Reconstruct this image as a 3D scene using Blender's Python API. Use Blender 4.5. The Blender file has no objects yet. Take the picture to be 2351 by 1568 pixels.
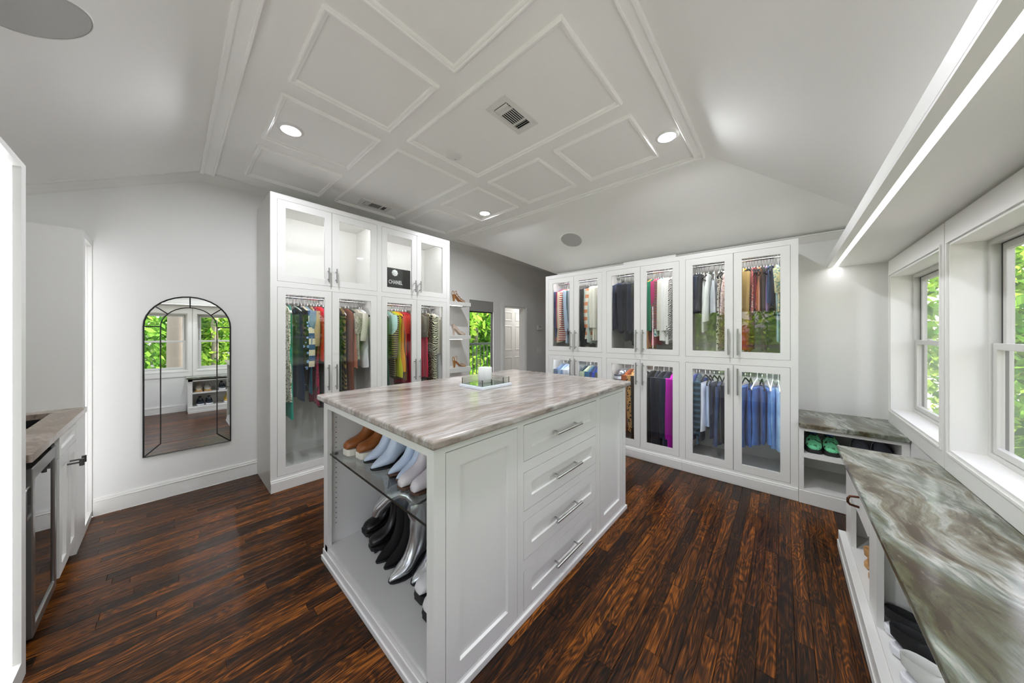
import bpy, bmesh, math, random
from math import sin, cos, pi, radians, sqrt, atan2
from mathutils import Vector, Matrix, Euler
random.seed(11)
scene = bpy.context.scene
COL = scene.collection

# ------------------------------------------------------------------ camera, world, sun, exposure
F_PX, CX, CY, YAW, CAM_H = 700.35, 1175.5, 767.5, radians(41.69), 1.27
cam_data = bpy.data.cameras.new('camera')
cam = bpy.data.objects.new('camera', cam_data); COL.objects.link(cam)
cam.location = (0, 0, CAM_H)
cam.rotation_euler = (pi/2, 0, YAW - pi/2)
cam_data.sensor_width = 36.0
cam_data.lens = 36.0*F_PX/2351.0
cam_data.shift_y = -(784.0 - CY)/2351.0
cam_data.clip_start = 0.02
cam_data.clip_end = 300
scene.camera = cam

world = bpy.data.worlds.new('world'); scene.world = world
world.use_nodes = True
wn = world.node_tree.nodes; wl = world.node_tree.links
wn.clear()
w_out = wn.new('ShaderNodeOutputWorld'); w_bg = wn.new('ShaderNodeBackground')
w_sky = wn.new('ShaderNodeTexSky')
w_sky.sky_type = 'NISHITA'; w_sky.sun_disc = False
w_sky.sun_elevation = radians(48); w_sky.sun_rotation = radians(70)
w_sky.dust_density = 2.0; w_sky.air_density = 1.0
w_bg.inputs['Strength'].default_value = 0.215
w_hs = wn.new('ShaderNodeHueSaturation'); w_hs.inputs['Saturation'].default_value = .35
wl.new(w_sky.outputs[0], w_hs.inputs['Color']); wl.new(w_hs.outputs[0], w_bg.inputs[0]); wl.new(w_bg.outputs[0], w_out.inputs[0])

sun_d = bpy.data.lights.new('sun', 'SUN'); sun_d.energy = 4.4; sun_d.angle = radians(1.0)
sun_d.color = (1.0, 0.95, 0.86)
sun = bpy.data.objects.new('sun', sun_d); COL.objects.link(sun)
sun.rotation_euler = Vector((-0.62, -0.16, -0.80)).to_track_quat('-Z', 'Y').to_euler()
sun.location = (8, 3, 12)

scene.view_settings.view_transform = 'Standard'
scene.view_settings.look = 'None'
scene.view_settings.gamma = 1.0
scene.view_settings.use_curve_mapping = False
scene.view_settings.exposure = 2.1
scene.cycles.max_bounces = 12
scene.cycles.diffuse_bounces = 7
scene.cycles.glossy_bounces = 5
scene.cycles.transmission_bounces = 6
scene.cycles.transparent_max_bounces = 24
scene.cycles.adaptive_threshold = 0.015
scene.cycles.caustics_reflective = False
scene.cycles.caustics_refractive = False
scene.cycles.sample_clamp_indirect = 6.0
LED_K = 1.0      # one dial for every lamp in the room

# ------------------------------------------------------------------ pixel -> place (a direction, met with a known plane)
_fw = Vector((cos(YAW), sin(YAW), 0)); _rt = Vector((sin(YAW), -cos(YAW), 0))
def ray(u, v): return _fw*F_PX + _rt*(u - CX) + Vector((0, 0, CY - v))
def px(u, v, x=None, y=None, z=None):
    d = ray(u, v); c = Vector((0, 0, CAM_H))
    if x is not None: t = x/d.x
    elif y is not None: t = y/d.y
    else: t = (z - CAM_H)/d.z
    return c + d*t
def to_px(p):
    d = Vector(p) - Vector((0, 0, CAM_H)); w = d.dot(_fw)
    if w <= 0.02: return None
    return (CX + F_PX*d.dot(_rt)/w, CY - F_PX*d.z/w)

# ------------------------------------------------------------------ mesh helpers
class MB:
    def __init__(s): s.v = []; s.f = []
    def add(s, vs, fs, M=None):
        o = len(s.v)
        s.v += [tuple(M @ Vector(p)) if M else tuple(p) for p in vs]
        s.f += [tuple(i + o for i in f) for f in fs]
        return s
    def box(s, x0, x1, y0, y1, z0, z1, M=None):
        if x0 > x1: x0, x1 = x1, x0
        if y0 > y1: y0, y1 = y1, y0
        if z0 > z1: z0, z1 = z1, z0
        return s.add([(x0,y0,z0),(x1,y0,z0),(x1,y1,z0),(x0,y1,z0),(x0,y0,z1),(x1,y0,z1),(x1,y1,z1),(x0,y1,z1)],
              [(0,3,2,1),(4,5,6,7),(0,1,5,4),(1,2,6,5),(2,3,7,6),(3,0,4,7)], M)
    def rings(s, rings, closed=True, cap0=False, cap1=False, loop=False):
        n = len(rings[0]); vs = [p for r in rings for p in r]; fs = []
        m = len(rings)
        for i in range(m if loop else m - 1):
            a = i*n; b = ((i+1) % m)*n
            for j in range(n if closed else n - 1):
                k = (j+1) % n
                fs.append((a+j, a+k, b+k, b+j))
        if cap0: fs.append(tuple(range(n-1, -1, -1)))
        if cap1: fs.append(tuple((m-1)*n + j for j in range(n)))
        return s.add(vs, fs)
    def tube(s, path, r, n=8, cap=True, flat=1.0, loop=False):
        path = [Vector(p) for p in path]; m = len(path); R = []
        up = None
        for i, p in enumerate(path):
            if loop: t = path[(i+1) % m] - path[i-1]
            else: t = path[min(i+1, m-1)] - path[max(i-1, 0)]
            if t.length < 1e-9: t = Vector((0, 0, 1))
            t.normalize()
            if up is None:
                up = Vector((0,0,1)) if abs(t.z) < .9 else Vector((1,0,0))
            a = t.cross(up)
            if a.length < 1e-6: a = t.cross(Vector((0,1,0)))
            a.normalize(); b = a.cross(t); b.normalize(); up = b
            rr = r[i] if isinstance(r, (list, tuple)) else r
            R.append([tuple(p + a*(cos(2*pi*j/n)*rr) + b*(sin(2*pi*j/n)*rr*flat)) for j in range(n)])
        return s.rings(R, True, cap and not loop, cap and not loop, loop)
    def lathe(s, prof, n=32, c=(0,0,0), cap0=False, cap1=False):
        R = [[(c[0]+r*cos(2*pi*j/n), c[1]+r*sin(2*pi*j/n), c[2]+z) for j in range(n)] for r, z in prof]
        return s.rings(R, True, cap0, cap1)
    def prism(s, poly, z0, z1):
        return s.rings([[(x, y, z0) for x, y in poly], [(x, y, z1) for x, y in poly]], True, True, True)
    def frame(s, x0, x1, z0, z1, gx0, gx1, gz0, gz1, y0, y1):
        """rectangular ring in the xz plane: outer x0..x1,z0..z1, hole gx*,gz*, from y0 to y1"""
        o = [(x0,z0),(x1,z0),(x1,z1),(x0,z1)]; h = [(gx0,gz0),(gx1,gz0),(gx1,gz1),(gx0,gz1)]
        R = [[(x,y0,z) for x,z in o],[(x,y0,z) for x,z in h],[(x,y1,z) for x,z in h],[(x,y1,z) for x,z in o]]
        return s.rings(R, True, loop=True)
    def mesh(s, name, smooth=0):
        me = bpy.data.meshes.new(name); me.from_pydata(s.v, [], s.f); me.validate()
        bm = bmesh.new(); bm.from_mesh(me); bmesh.ops.recalc_face_normals(bm, faces=bm.faces); bm.to_mesh(me); bm.free()
        if smooth:
            me.polygons.foreach_set('use_smooth', [True]*len(me.polygons))
            if smooth < 180: me.set_sharp_from_angle(angle=radians(smooth))
        return me

def obj(name, mb, m, parent=None, smooth=0, bevel=0, loc=None, rot=None, seg=2):
    me = mb if isinstance(mb, bpy.types.Mesh) else mb.mesh(name, smooth)
    o = bpy.data.objects.new(name, me); COL.objects.link(o)
    if m is not None and (len(me.materials) == 0): me.materials.append(m)
    if parent: o.parent = parent
    if loc is not None: o.location = loc
    if rot is not None: o.rotation_euler = rot
    if bevel:
        b = o.modifiers.new('bevel', 'BEVEL'); b.width = bevel; b.segments = seg; b.limit_method = 'ANGLE'; b.angle_limit = radians(40)
    return o
def tag(o, label, cat, group=None, kind=None):
    o['label'] = label; o['category'] = cat
    if group: o['group'] = group
    if kind: o['kind'] = kind
    return o
def thing(name, label, cat, loc=(0,0,0), rotz=0, group=None):
    o = bpy.data.objects.new(name, None); COL.objects.link(o)
    o.empty_display_size = .05
    o.location = loc; o.rotation_euler = (0, 0, rotz)
    return tag(o, label, cat, group)
def struct(name, mb, m, label=None, smooth=0, bevel=0):
    o = obj(name, mb, m, None, smooth, bevel); o['kind'] = 'structure'
    if label: o['label'] = label
    return o
def bx(*a): return MB().box(*a)

# ------------------------------------------------------------------ materials
def new_mat(name):
    m = bpy.data.materials.new(name); m.use_nodes = True
    nt = m.node_tree; nt.nodes.clear()
    out = nt.nodes.new('ShaderNodeOutputMaterial')
    return m, nt, nt.nodes, nt.links, out
def srgb(h):
    if isinstance(h, (tuple, list)): return tuple(h)[:3]
    h = h.lstrip('#'); c = [int(h[i:i+2], 16)/255 for i in (0, 2, 4)]
    return tuple(x/12.92 if x <= .04045 else ((x+.055)/1.055)**2.4 for x in c)
def C4(h): return (*srgb(h), 1)
def pbr(name, col, rough=.5, metal=0, bump=0, bscale=200, spec=.5, coat=0, sheen=0):
    m, nt, N, L, out = new_mat(name)
    b = N.new('ShaderNodeBsdfPrincipled'); L.new(b.outputs[0], out.inputs[0])
    b.inputs['Base Color'].default_value = C4(col); b.inputs['Roughness'].default_value = rough
    b.inputs['Metallic'].default_value = metal; b.inputs['Specular IOR Level'].default_value = spec
    b.inputs['Coat Weight'].default_value = coat; b.inputs['Sheen Weight'].default_value = sheen
    if bump:
        tc = N.new('ShaderNodeTexCoord'); nz = N.new('ShaderNodeTexNoise'); bp = N.new('ShaderNodeBump')
        nz.inputs['Scale'].default_value = bscale; nz.inputs['Detail'].default_value = 2
        bp.inputs['Strength'].default_value = bump; bp.inputs['Distance'].default_value = .002
        L.new(tc.outputs['Object'], nz.inputs['Vector']); L.new(nz.outputs[0], bp.inputs['Height']); L.new(bp.outputs[0], b.inputs['Normal'])
    return m
def emit(name, col, strength):
    m, nt, N, L, out = new_mat(name)
    e = N.new('ShaderNodeEmission'); e.inputs[0].default_value = C4(col); e.inputs[1].default_value = strength
    L.new(e.outputs[0], out.inputs[0]); return m
def glass(name, tint=(.97,.98,.975), f0=.045, rough=0.0, body=0.0, bodycol=(.8,.8,.8)):
    m, nt, N, L, out = new_mat(name)
    tr = N.new('ShaderNodeBsdfTransparent'); tr.inputs[0].default_value = (*tint, 1)
    gl = N.new('ShaderNodeBsdfGlossy'); gl.inputs['Roughness'].default_value = rough
    lw = N.new('ShaderNodeLayerWeight'); lw.inputs[0].default_value = .5
    pw = N.new('ShaderNodeMath'); pw.operation = 'POWER'; pw.inputs[1].default_value = 5
    ma = N.new('ShaderNodeMath'); ma.operation = 'MULTIPLY_ADD'; ma.inputs[1].default_value = 1-f0; ma.inputs[2].default_value = f0
    mx = N.new('ShaderNodeMixShader')
    L.new(lw.outputs['Facing'], pw.inputs[0]); L.new(pw.outputs[0], ma.inputs[0]); L.new(ma.outputs[0], mx.inputs[0])
    L.new(tr.outputs[0], mx.inputs[1]); L.new(gl.outputs[0], mx.inputs[2])
    if body:
        df = N.new('ShaderNodeBsdfDiffuse'); df.inputs[0].default_value = (*bodycol, 1)
        m2 = N.new('ShaderNodeMixShader'); m2.inputs[0].default_value = body
        L.new(mx.outputs[0], m2.inputs[1]); L.new(df.outputs[0], m2.inputs[2]); L.new(m2.outputs[0], out.inputs[0])
    else: L.new(mx.outputs[0], out.inputs[0])
    return m
def ramp(N, stops, interp='LINEAR'):
    r = N.new('ShaderNodeValToRGB'); r.color_ramp.interpolation = interp
    e = r.color_ramp.elements
    while len(e) > 1: e.remove(e[-1])
    e[0].position = stops[0][0]; e[0].color = C4(stops[0][1])
    for p, c in stops[1:]:
        x = e.new(p); x.color = C4(c)
    return r
def mapping(N, L, src, scale=(1,1,1), rot=(0,0,0), loc=(0,0,0)):
    mp = N.new('ShaderNodeMapping'); mp.inputs['Scale'].default_value = scale
    mp.inputs['Rotation'].default_value = rot; mp.inputs['Location'].default_value = loc
    L.new(src, mp.inputs['Vector']); return mp.outputs[0]
def mixc(N, L, fac, a, b, mode='MIX'):
    mx = N.new('ShaderNodeMix'); mx.data_type = 'RGBA'; mx.blend_type = mode
    for s, val in ((0, fac), (6, a), (7, b)):
        if isinstance(val, (int, float)): mx.inputs[s].default_value = val
        elif isinstance(val, tuple): mx.inputs[s].default_value = (*val[:3], 1)
        else: L.new(val, mx.inputs[s])
    return mx.outputs[2]

def marble(name, stops, rotz, stretch, warp, veins, veincol, rough=.16, seed=0.0):
    m, nt, N, L, out = new_mat(name)
    b = N.new('ShaderNodeBsdfPrincipled'); L.new(b.outputs[0], out.inputs[0])
    tc = N.new('ShaderNodeTexCoord')
    base = mapping(N, L, tc.outputs['Object'], rot=(0,0,rotz), loc=(seed, seed*.7, 0))
    n0 = N.new('ShaderNodeTexNoise'); n0.inputs['Scale'].default_value = 1.7; n0.inputs['Detail'].default_value = 3
    L.new(base, n0.inputs['Vector'])
    vm = N.new('ShaderNodeVectorMath'); vm.operation = 'SCALE'; vm.inputs['Scale'].default_value = warp
    L.new(n0.outputs['Color'], vm.inputs[0])
    ad = N.new('ShaderNodeVectorMath'); ad.operation = 'ADD'; L.new(base, ad.inputs[0]); L.new(vm.outputs[0], ad.inputs[1])
    st = mapping(N, L, ad.outputs[0], scale=stretch)
    n1 = N.new('ShaderNodeTexNoise'); n1.inputs['Scale'].default_value = 1.6; n1.inputs['Detail'].default_value = 9; n1.inputs['Roughness'].default_value = .62
    n1.inputs['Distortion'].default_value = .5
    L.new(st, n1.inputs['Vector'])
    r1 = ramp(N, stops); L.new(n1.outputs[0], r1.inputs[0])
    st2 = mapping(N, L, ad.outputs[0], scale=(stretch[0]*1.6, stretch[1]*2.6, stretch[2]*2), loc=(3.1, 7.7, 0))
    n2 = N.new('ShaderNodeTexNoise'); n2.inputs['Scale'].default_value = 2.2; n2.inputs['Detail'].default_value = 10; n2.inputs['Roughness'].default_value = .7
    L.new(st2, n2.inputs['Vector'])
    r2 = ramp(N, veins); L.new(n2.outputs[0], r2.inputs[0])
    col = mixc(N, L, r2.outputs[0], r1.outputs[0], srgb(veincol))
    st3 = mapping(N, L, base, scale=(stretch[0]*7, stretch[1]*12, stretch[2]*8), loc=(1.7, .3, 0))
    n3 = N.new('ShaderNodeTexNoise'); n3.inputs['Scale'].default_value = 2.0; n3.inputs['Detail'].default_value = 6; n3.inputs['Roughness'].default_value = .7
    L.new(st3, n3.inputs['Vector'])
    r3 = ramp(N, [(.30, '#9a9a9a'), (.50, '#e6e6e6'), (.70, '#ffffff')]); L.new(n3.outputs[0], r3.inputs[0])
    col = mixc(N, L, .85, col, r3.outputs[0], 'MULTIPLY')
    L.new(col, b.inputs['Base Color']); b.inputs['Roughness'].default_value = rough
    return m

def wood_floor(name):
    m, nt, N, L, out = new_mat(name)
    b = N.new('ShaderNodeBsdfPrincipled'); L.new(b.outputs[0], out.inputs[0])
    tc = N.new('ShaderNodeTexCoord'); oi = N.new('ShaderNodeObjectInfo'); gi = N.new('ShaderNodeNewGeometry')
    rs = N.new('ShaderNodeMath'); rs.operation = 'ADD'
    L.new(oi.outputs['Random'], rs.inputs[0]); L.new(gi.outputs['Random Per Island'], rs.inputs[1])
    fr = N.new('ShaderNodeMath'); fr.operation = 'FRACT'; L.new(rs.outputs[0], fr.inputs[0])
    wn_ = N.new('ShaderNodeTexWhiteNoise'); wn_.noise_dimensions = '1D'; L.new(rs.outputs[0], wn_.inputs['W'])
    off = N.new('ShaderNodeVectorMath'); off.operation = 'SCALE'; off.inputs['Scale'].default_value = 41.0
    L.new(wn_.outputs['Color'], off.inputs[0])
    ad = N.new('ShaderNodeVectorMath'); ad.operation = 'ADD'; L.new(tc.outputs['Object'], ad.inputs[0]); L.new(off.outputs[0], ad.inputs[1])
    # long fibres
    s1 = mapping(N, L, ad.outputs[0], scale=(2.6, 95, 8))
    n1 = N.new('ShaderNodeTexNoise'); n1.inputs['Scale'].default_value = 1.5; n1.inputs['Detail'].default_value = 7; n1.inputs['Roughness'].default_value = .65
    L.new(s1, n1.inputs['Vector'])
    # cathedral figure
    s2 = mapping(N, L, ad.outputs[0], scale=(2.4, 13, 3))
    n2 = N.new('ShaderNodeTexNoise'); n2.inputs['Scale'].default_value = 1.0; n2.inputs['Detail'].default_value = 2; n2.inputs['Distortion'].default_value = .6
    L.new(s2, n2.inputs['Vector'])
    mu = N.new('ShaderNodeMath'); mu.operation = 'MULTIPLY'; mu.inputs[1].default_value = 95; L.new(n2.outputs[0], mu.inputs[0])
    sn = N.new('ShaderNodeMath'); sn.operation = 'SINE'; L.new(mu.outputs[0], sn.inputs[0])
    mm = N.new('ShaderNodeMath'); mm.operation = 'MULTIPLY_ADD'; mm.inputs[1].default_value = .082; L.new(sn.outputs[0], mm.inputs[0]); L.new(n1.outputs[0], mm.inputs[2])
    tone = N.new('ShaderNodeMath'); tone.operation = 'MULTIPLY_ADD'; tone.inputs[1].default_value = .22; tone.inputs[2].default_value = -.09
    L.new(wn_.outputs['Value'], tone.inputs[0])
    sm = N.new('ShaderNodeMath'); sm.operation = 'ADD'; L.new(mm.outputs[0], sm.inputs[0]); L.new(tone.outputs[0], sm.inputs[1])
    r = ramp(N, [(.26, '#0b0604'), (.40, '#1f1006'), (.52, '#381d09'), (.64, '#5e330e'), (.80, '#98591c')])
    L.new(sm.outputs[0], r.inputs[0])
    # dark knots and scraped patches
    s3 = mapping(N, L, ad.outputs[0], scale=(7, 16, 5))
    n3 = N.new('ShaderNodeTexNoise'); n3.inputs['Scale'].default_value = 1.0; n3.inputs['Detail'].default_value = 4; L.new(s3, n3.inputs['Vector'])
    k = ramp(N, [(.62, '#000000'), (.72, '#ffffff')]); L.new(n3.outputs[0], k.inputs[0])
    ks = N.new('ShaderNodeMath'); ks.operation = 'MULTIPLY'; ks.inputs[1].default_value = .8; L.new(k.outputs[0], ks.inputs[0])
    col = mixc(N, L, ks.outputs[0], r.outputs[0], srgb('#150d0b'))
    L.new(col, b.inputs['Base Color'])
    rr = N.new('ShaderNodeMath'); rr.operation = 'MULTIPLY_ADD'; rr.inputs[1].default_value = .22; rr.inputs[2].default_value = .20
    L.new(n1.outputs[0], rr.inputs[0]); L.new(rr.outputs[0], b.inputs['Roughness'])
    b.inputs['Specular IOR Level'].default_value = .2
    bp = N.new('ShaderNodeBump'); bp.inputs['Strength'].default_value = .25; bp.inputs['Distance'].default_value = .002
    L.new(mm.outputs[0], bp.inputs['Height']); L.new(bp.outputs[0], b.inputs['Normal'])
    return m

M = {}
M['wall'] = pbr('wall_paint', '#dedddb', .7, bump=.12, bscale=260)
M['ceil'] = pbr('ceiling_paint', '#f7f6f4', .75, bump=.10, bscale=200)
M['white'] = pbr('white_lacquer', '#dbdad7', .36)
M['trim'] = pbr('trim_paint', '#e4e3e0', .4)
M['steel'] = pbr('brushed_steel', '#a9a9a8', .3, 1)
M['chrome'] = pbr('chrome', '#cfcfcf', .12, 1)
M['steel_dark'] = pbr('dark_steel', '#6f6f6f', .35, 1)
M['black'] = pbr('black_satin', '#0c0c0d', .4)
M['black_matte'] = pbr('black_matte', '#0a0a0a', .8)
M['grille'] = pbr('speaker_grille', '#bdbcba', .75, bump=.6, bscale=900)
M['gap'] = pbr('shadow_gap', '#1a1918', .9)
M['glass'] = glass('clear_glass')
M['shelf_glass'] = glass('shelf_glass', tint=(.93,.955,.945), f0=.06)
M['glass_edge'] = pbr('glass_edge', '#2b2f2d', .15)
M['tray_glass'] = glass('tray_glass', tint=(.93,.945,.93), f0=.06)
M['window_glass'] = glass('window_glass', tint=(.975,.955,.97), f0=.03)
M['dark_glass'] = glass('fridge_glass', tint=(.05,.05,.055), f0=.30)
M['mirror'] = pbr('mirror_silver', '#eef1ef', .0, 1)
M['led'] = emit('led_white', (.97, .965, 1.0), 5*LED_K)
M['led_tower'] = emit('led_tower', (.95, .96, 1.0), 3.2*LED_K)
M['led_tower_soft'] = emit('led_tower_soft', (.95, .96, 1.0), 4.2*LED_K)
M['led_cab'] = emit('led_cabinet', (.97, .965, 1.0), 6*LED_K)
M['lamp'] = emit('downlight_lens', (.915, .945, 1.0), 205*LED_K)
M['passage_fill'] = emit('passage_fill_lens', (1.0, .98, .95), 100*LED_K)
M['marble'] = marble('island_marble', [(.30,'#7d6e65'),(.42,'#a69a92'),(.50,'#bfb8b3'),(.58,'#a3958c'),(.66,'#c6c2bf'),(.78,'#b0a9a6')],
                     radians(6), (.55, 3.0, 2.0), .20, [(.60,'#000000'),(.72,'#b0b0b0')], '#7a6656')
M['bench_marble'] = marble('bench_marble', [(.28,'#231608'),(.37,'#4a3822'),(.43,'#75705c'),(.49,'#a9aaa0'),(.54,'#7b8276'),(.62,'#59583f'),(.70,'#3a2a16'),(.82,'#9a9486')],
                     radians(-16), (.8, 3.4, 2.2), .40, [(.54,'#000000'),(.66,'#e8e8e8')], '#3d2f1f', seed=4.0)
M['bar_marble'] = marble('bar_marble', [(.30,'#6d5a4c'),(.45,'#93806f'),(.55,'#a8998c'),(.65,'#8d7a6b'),(.8,'#b3a79c')],
                     radians(60), (1.0, 2.6, 2.0), .4, [(.58,'#000000'),(.72,'#a0a0a0')], '#5b4a3c', seed=9.0)
M['floor'] = wood_floor('oak_strip_floor')
M['subfloor'] = pbr('subfloor', '#120b08', .8)
M['plastic'] = pbr('white_plastic', '#e6e6e3', .35)
M['metal_white'] = pbr('white_metal', '#e2e1de', .45)
M['window_frame'] = pbr('window_vinyl', '#c9c8c4', .4)
M['window_track'] = pbr('window_track', '#4a4a49', .5)
M['bronze'] = pbr('bronze_pull', '#5a3a2c', .35, 1)
M['ceil_trim'] = pbr('ceiling_trim', '#fbfaf8', .45)
# ================================================================== the room
XL, XR, YB, YW = -.95, 3.726, 3.60, -.61      # left wall, right wall, mirror wall, window wall
ZC, X0, X1, Y1 = 2.605, .18, 2.635, .442      # flat ceiling and where its slopes start
ML, MR = .497, .436                           # pitch of the left slope, of the right and window slopes
XH, YH = 6.0, 2.40                            # end of the hallway, hallway corner
T = .14
def zl(x): return ZC - ML*(X0 - x)
ZRW = ZC - MR*(XR - X1)                       # right wall height

# ---- floor: slab and strip planks
floor = struct('floor', MB().box(XL-T, XH, YW-T, YB, -.12, -.012), M['subfloor'], 'dark brown hand scraped oak strip floor')
PW = .0575
pm = {}
def plank_mesh(L):
    if L not in pm:
        b = MB(); e = .0010; h = L/2 - .0004; w = PW/2 - .0003
        b.rings([[(-h,-w,-.012),(h,-w,-.012),(h,w,-.012),(-h,w,-.012)],
                 [(-h,-w,-e),(h,-w,-e),(h,w,-e),(-h,w,-e)],
                 [(-h+e,-w+e,0),(h-e,-w+e,0),(h-e,w-e,0),(-h+e,w-e,0)]], True, False, True)
        pm[L] = b.mesh('plank'); pm[L].materials.append(M['floor'])
    return pm[L]
rp = random.Random(5)
planks = []
LENS = [.30, .42, .55, .70, .90, 1.15]
nrow = int((YB - YW)/PW) + 1
for r in range(nrow):
    y = YW + PW*(r + .5)
    if y + PW/2 > YB: break
    x = XL - rp.random()*.6
    xe = XH if y > YH else XR
    while x < xe:
        L_ = rp.choice(LENS); planks.append((x + L_/2, y, L_)); x += L_
def blocked(x, y):
    return (.58 < x < 2.21 and .87 < y < 1.94) or (.55 < x < 2.28 and y > 3.07) or (x > 3.18 and y < 2.26) or (y < -.25 and .2 < x < 2.67) or (x < -.36 and y > 1.55)
def parea(pk):
    x, y, L_ = pk; q = []
    hit = 0
    for a, b_ in ((-.5,-.5),(.5,-.5),(.5,.5),(-.5,.5)):
        p = to_px((x + a*L_*.9, y + b_*PW*.9, 0))
        if not p: return 0
        q.append(p)
        if 0 < p[0] < 2351 and 0 < p[1] < 1568 and not blocked(x + a*L_*.9, y + b_*PW*.9): hit += 1
    if not hit: return 0
    ar = abs(sum(q[i][0]*q[(i+1)%4][1] - q[(i+1)%4][0]*q[i][1] for i in range(4)))/2
    return min(ar, 20000)*hit/4
planks.sort(key=parea, reverse=True)
for x, y, L_ in planks[:300]:
    o = obj('plank', plank_mesh(L_), None, floor, loc=(x, y, rp.uniform(-.0006, 0)))
rest = MB()
for x, y, L_ in planks[300:]:
    x0, x1 = max(x - L_/2, XL) + .0004, min(x + L_/2, XH if y > YH else XR) - .0004
    if x1 - x0 < .02: continue
    y0, y1, e = y - PW/2 + .0003, y + PW/2 - .0003, .001
    rest.rings([[(x0,y0,-.012),(x1,y0,-.012),(x1,y1,-.012),(x0,y1,-.012)],[(x0,y0,-e),(x1,y0,-e),(x1,y1,-e),(x0,y1,-e)],
                [(x0+e,y0+e,0),(x1-e,y0+e,0),(x1-e,y1-e,0),(x0+e,y1-e,0)]], True, False, True)
o = obj('plank_field', rest, M['floor'], floor); o['kind'] = 'stuff'

# ---- ceiling: flat part and the slopes around it
c = MB()
yr = 3.40; zE = ZC - MR*(yr - YH)
c.add([(X0,Y1,ZC),(X1,Y1,ZC),(X1,yr,ZC),(XH,yr,ZC),(XH,YB+T,ZC),(X0,YB+T,ZC)], [(0,5,4,3,2,1)])
c.add([(X1,Y1,ZC),(X1,yr,ZC),(XR+T,YH-.10,ZC-MR*(XR+T-X1)),(XR+T,Y1-(XR+T-X1),ZC-MR*(XR+T-X1))], [(0,1,2,3)])
c.add([(X1,yr,ZC),(XH,yr,ZC),(XH,YH-.10,ZC-MR*(XR+T-X1)),(XR+T,YH-.10,ZC-MR*(XR+T-X1))], [(0,1,2,3)])
c.add([(X0,Y1,ZC),(X1,Y1,ZC),(XR+T,Y1-(XR+T-X1),ZC-MR*(XR+T-X1)),(X0-1.3,Y1-(XR+T-X1),ZC-MR*(XR+T-X1)),(X0-1.3,Y1,ZC)], [(0,1,2,3)])
xl2 = XL - T
# left slope meets the window slope along a hip
hy = Y1 - (ML/MR)*(X0 - xl2)
c.add([(X0,Y1,ZC),(X0,YB+T,ZC),(xl2,YB+T,zl(xl2)),(xl2,hy,zl(xl2))], [(0,1,2,3)])
ceiling = struct('ceiling', c, M['ceil'], 'pale grey ceiling, flat and panelled in the middle, sloping at the sides')

def moulding(x0, x1, y0, y1, z=ZC):
    b = MB(); R = []
    for ins, d in ((0,.0),(.002,.014),(.007,.019),(.013,.019),(.017,.012),(.022,.013),(.028,.010),(.032,.0)):
        R.append([(x0+ins,y0+ins,z-d),(x1-ins,y0+ins,z-d),(x1-ins,y1-ins,z-d),(x0+ins,y1-ins,z-d)])
    b.rings(R, True)
    return b
cols = [(.41,.965),(1.085,1.735),(1.85,2.425)]
rows_ = [(.69,1.25),(1.38,1.935),(2.065,2.63),(2.755,3.335)]
for ci in (0, 2):
    for rr in rows_: obj('panel_moulding', moulding(*cols[ci], *rr), M['ceil_trim'], ceiling)
obj('panel_moulding', moulding(*cols[1], .69, 1.935), M['ceil_trim'], ceiling)
obj('panel_moulding', moulding(*cols[1], 2.065, 3.335), M['ceil_trim'], ceiling)

# ---- walls
def wallbox(x0, x1, y0, y1, z0, z1): return bx(x0, x1, y0, y1, z0, z1)
# mirror wall (wall_back): openings for the terrace door glass and the passage door
wx0, wx1, wz0, wz1 = 3.06, 3.58, .06, 1.805
dx0, dx1, dz1 = 3.84, 4.415, 1.757
w = MB()
w.box(XL-T, wx0, YB, YB+T, 0, 2.75); w.box(wx0, wx1, YB, YB+T, wz1, 2.75); w.box(wx0, wx1, YB, YB+T, 0, wz0)
w.box(wx1, dx0, YB, YB+.064, 0, wz1); w.box(wx1, dx0, YB, YB+T, wz1, 2.75); w.box(dx0, dx1, YB, YB+T, dz1, 2.75); w.box(dx1, XH, YB, YB+T, 0, 2.75)
struct('wall_back', w, M['wall'], 'light grey painted wall carrying the arched mirror')
# window wall
WINS = [(2.61,3.60),(1.41,2.51),(.318,1.31),(-.77,.218)]
WZ0, WZ1 = .70, 1.71
w = MB()
w.box(XL-T, XR+T, YW-T, YW, -.02, WZ0); w.box(XL-T, XR+T, YW-T, YW, WZ1, 2.25)
edges = sorted([e for q in WINS for e in q]); edges = [XL-T] + edges + [XR+T]
for i in range(0, len(edges), 2): w.box(edges[i], edges[i+1], YW-T, YW, WZ0, WZ1)
struct('wall_front', w, M['wall'], 'light wall with a row of deep set windows above the bench')
# left wall with a wide window
LW = (-.15, 1.46, .30, 1.76)
w = MB()
w.box(XL-T, XL, YW-T, YB+T, -.02, LW[2]); w.box(XL-T, XL, YW-T, LW[0], LW[2], 2.1); w.box(XL-T, XL, LW[1], YB+T, LW[2], 2.1); w.box(XL-T, XL, LW[0], LW[1], LW[3], 2.1)
struct('wall_left', w, M['wall'])
struct('wall_right', bx(XR, XR+T, YW-T, YH, -.02, 2.25), M['wall'], 'pale wall between the wardrobe and the windows')
w = MB(); w.box(XR+T, XH, YH-T, YH, -.02, 2.25); w.box(XH, XH+T, YH-T, YB+T, -.02, 2.75)
struct('wall_hall', w, M['wall'])

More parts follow.
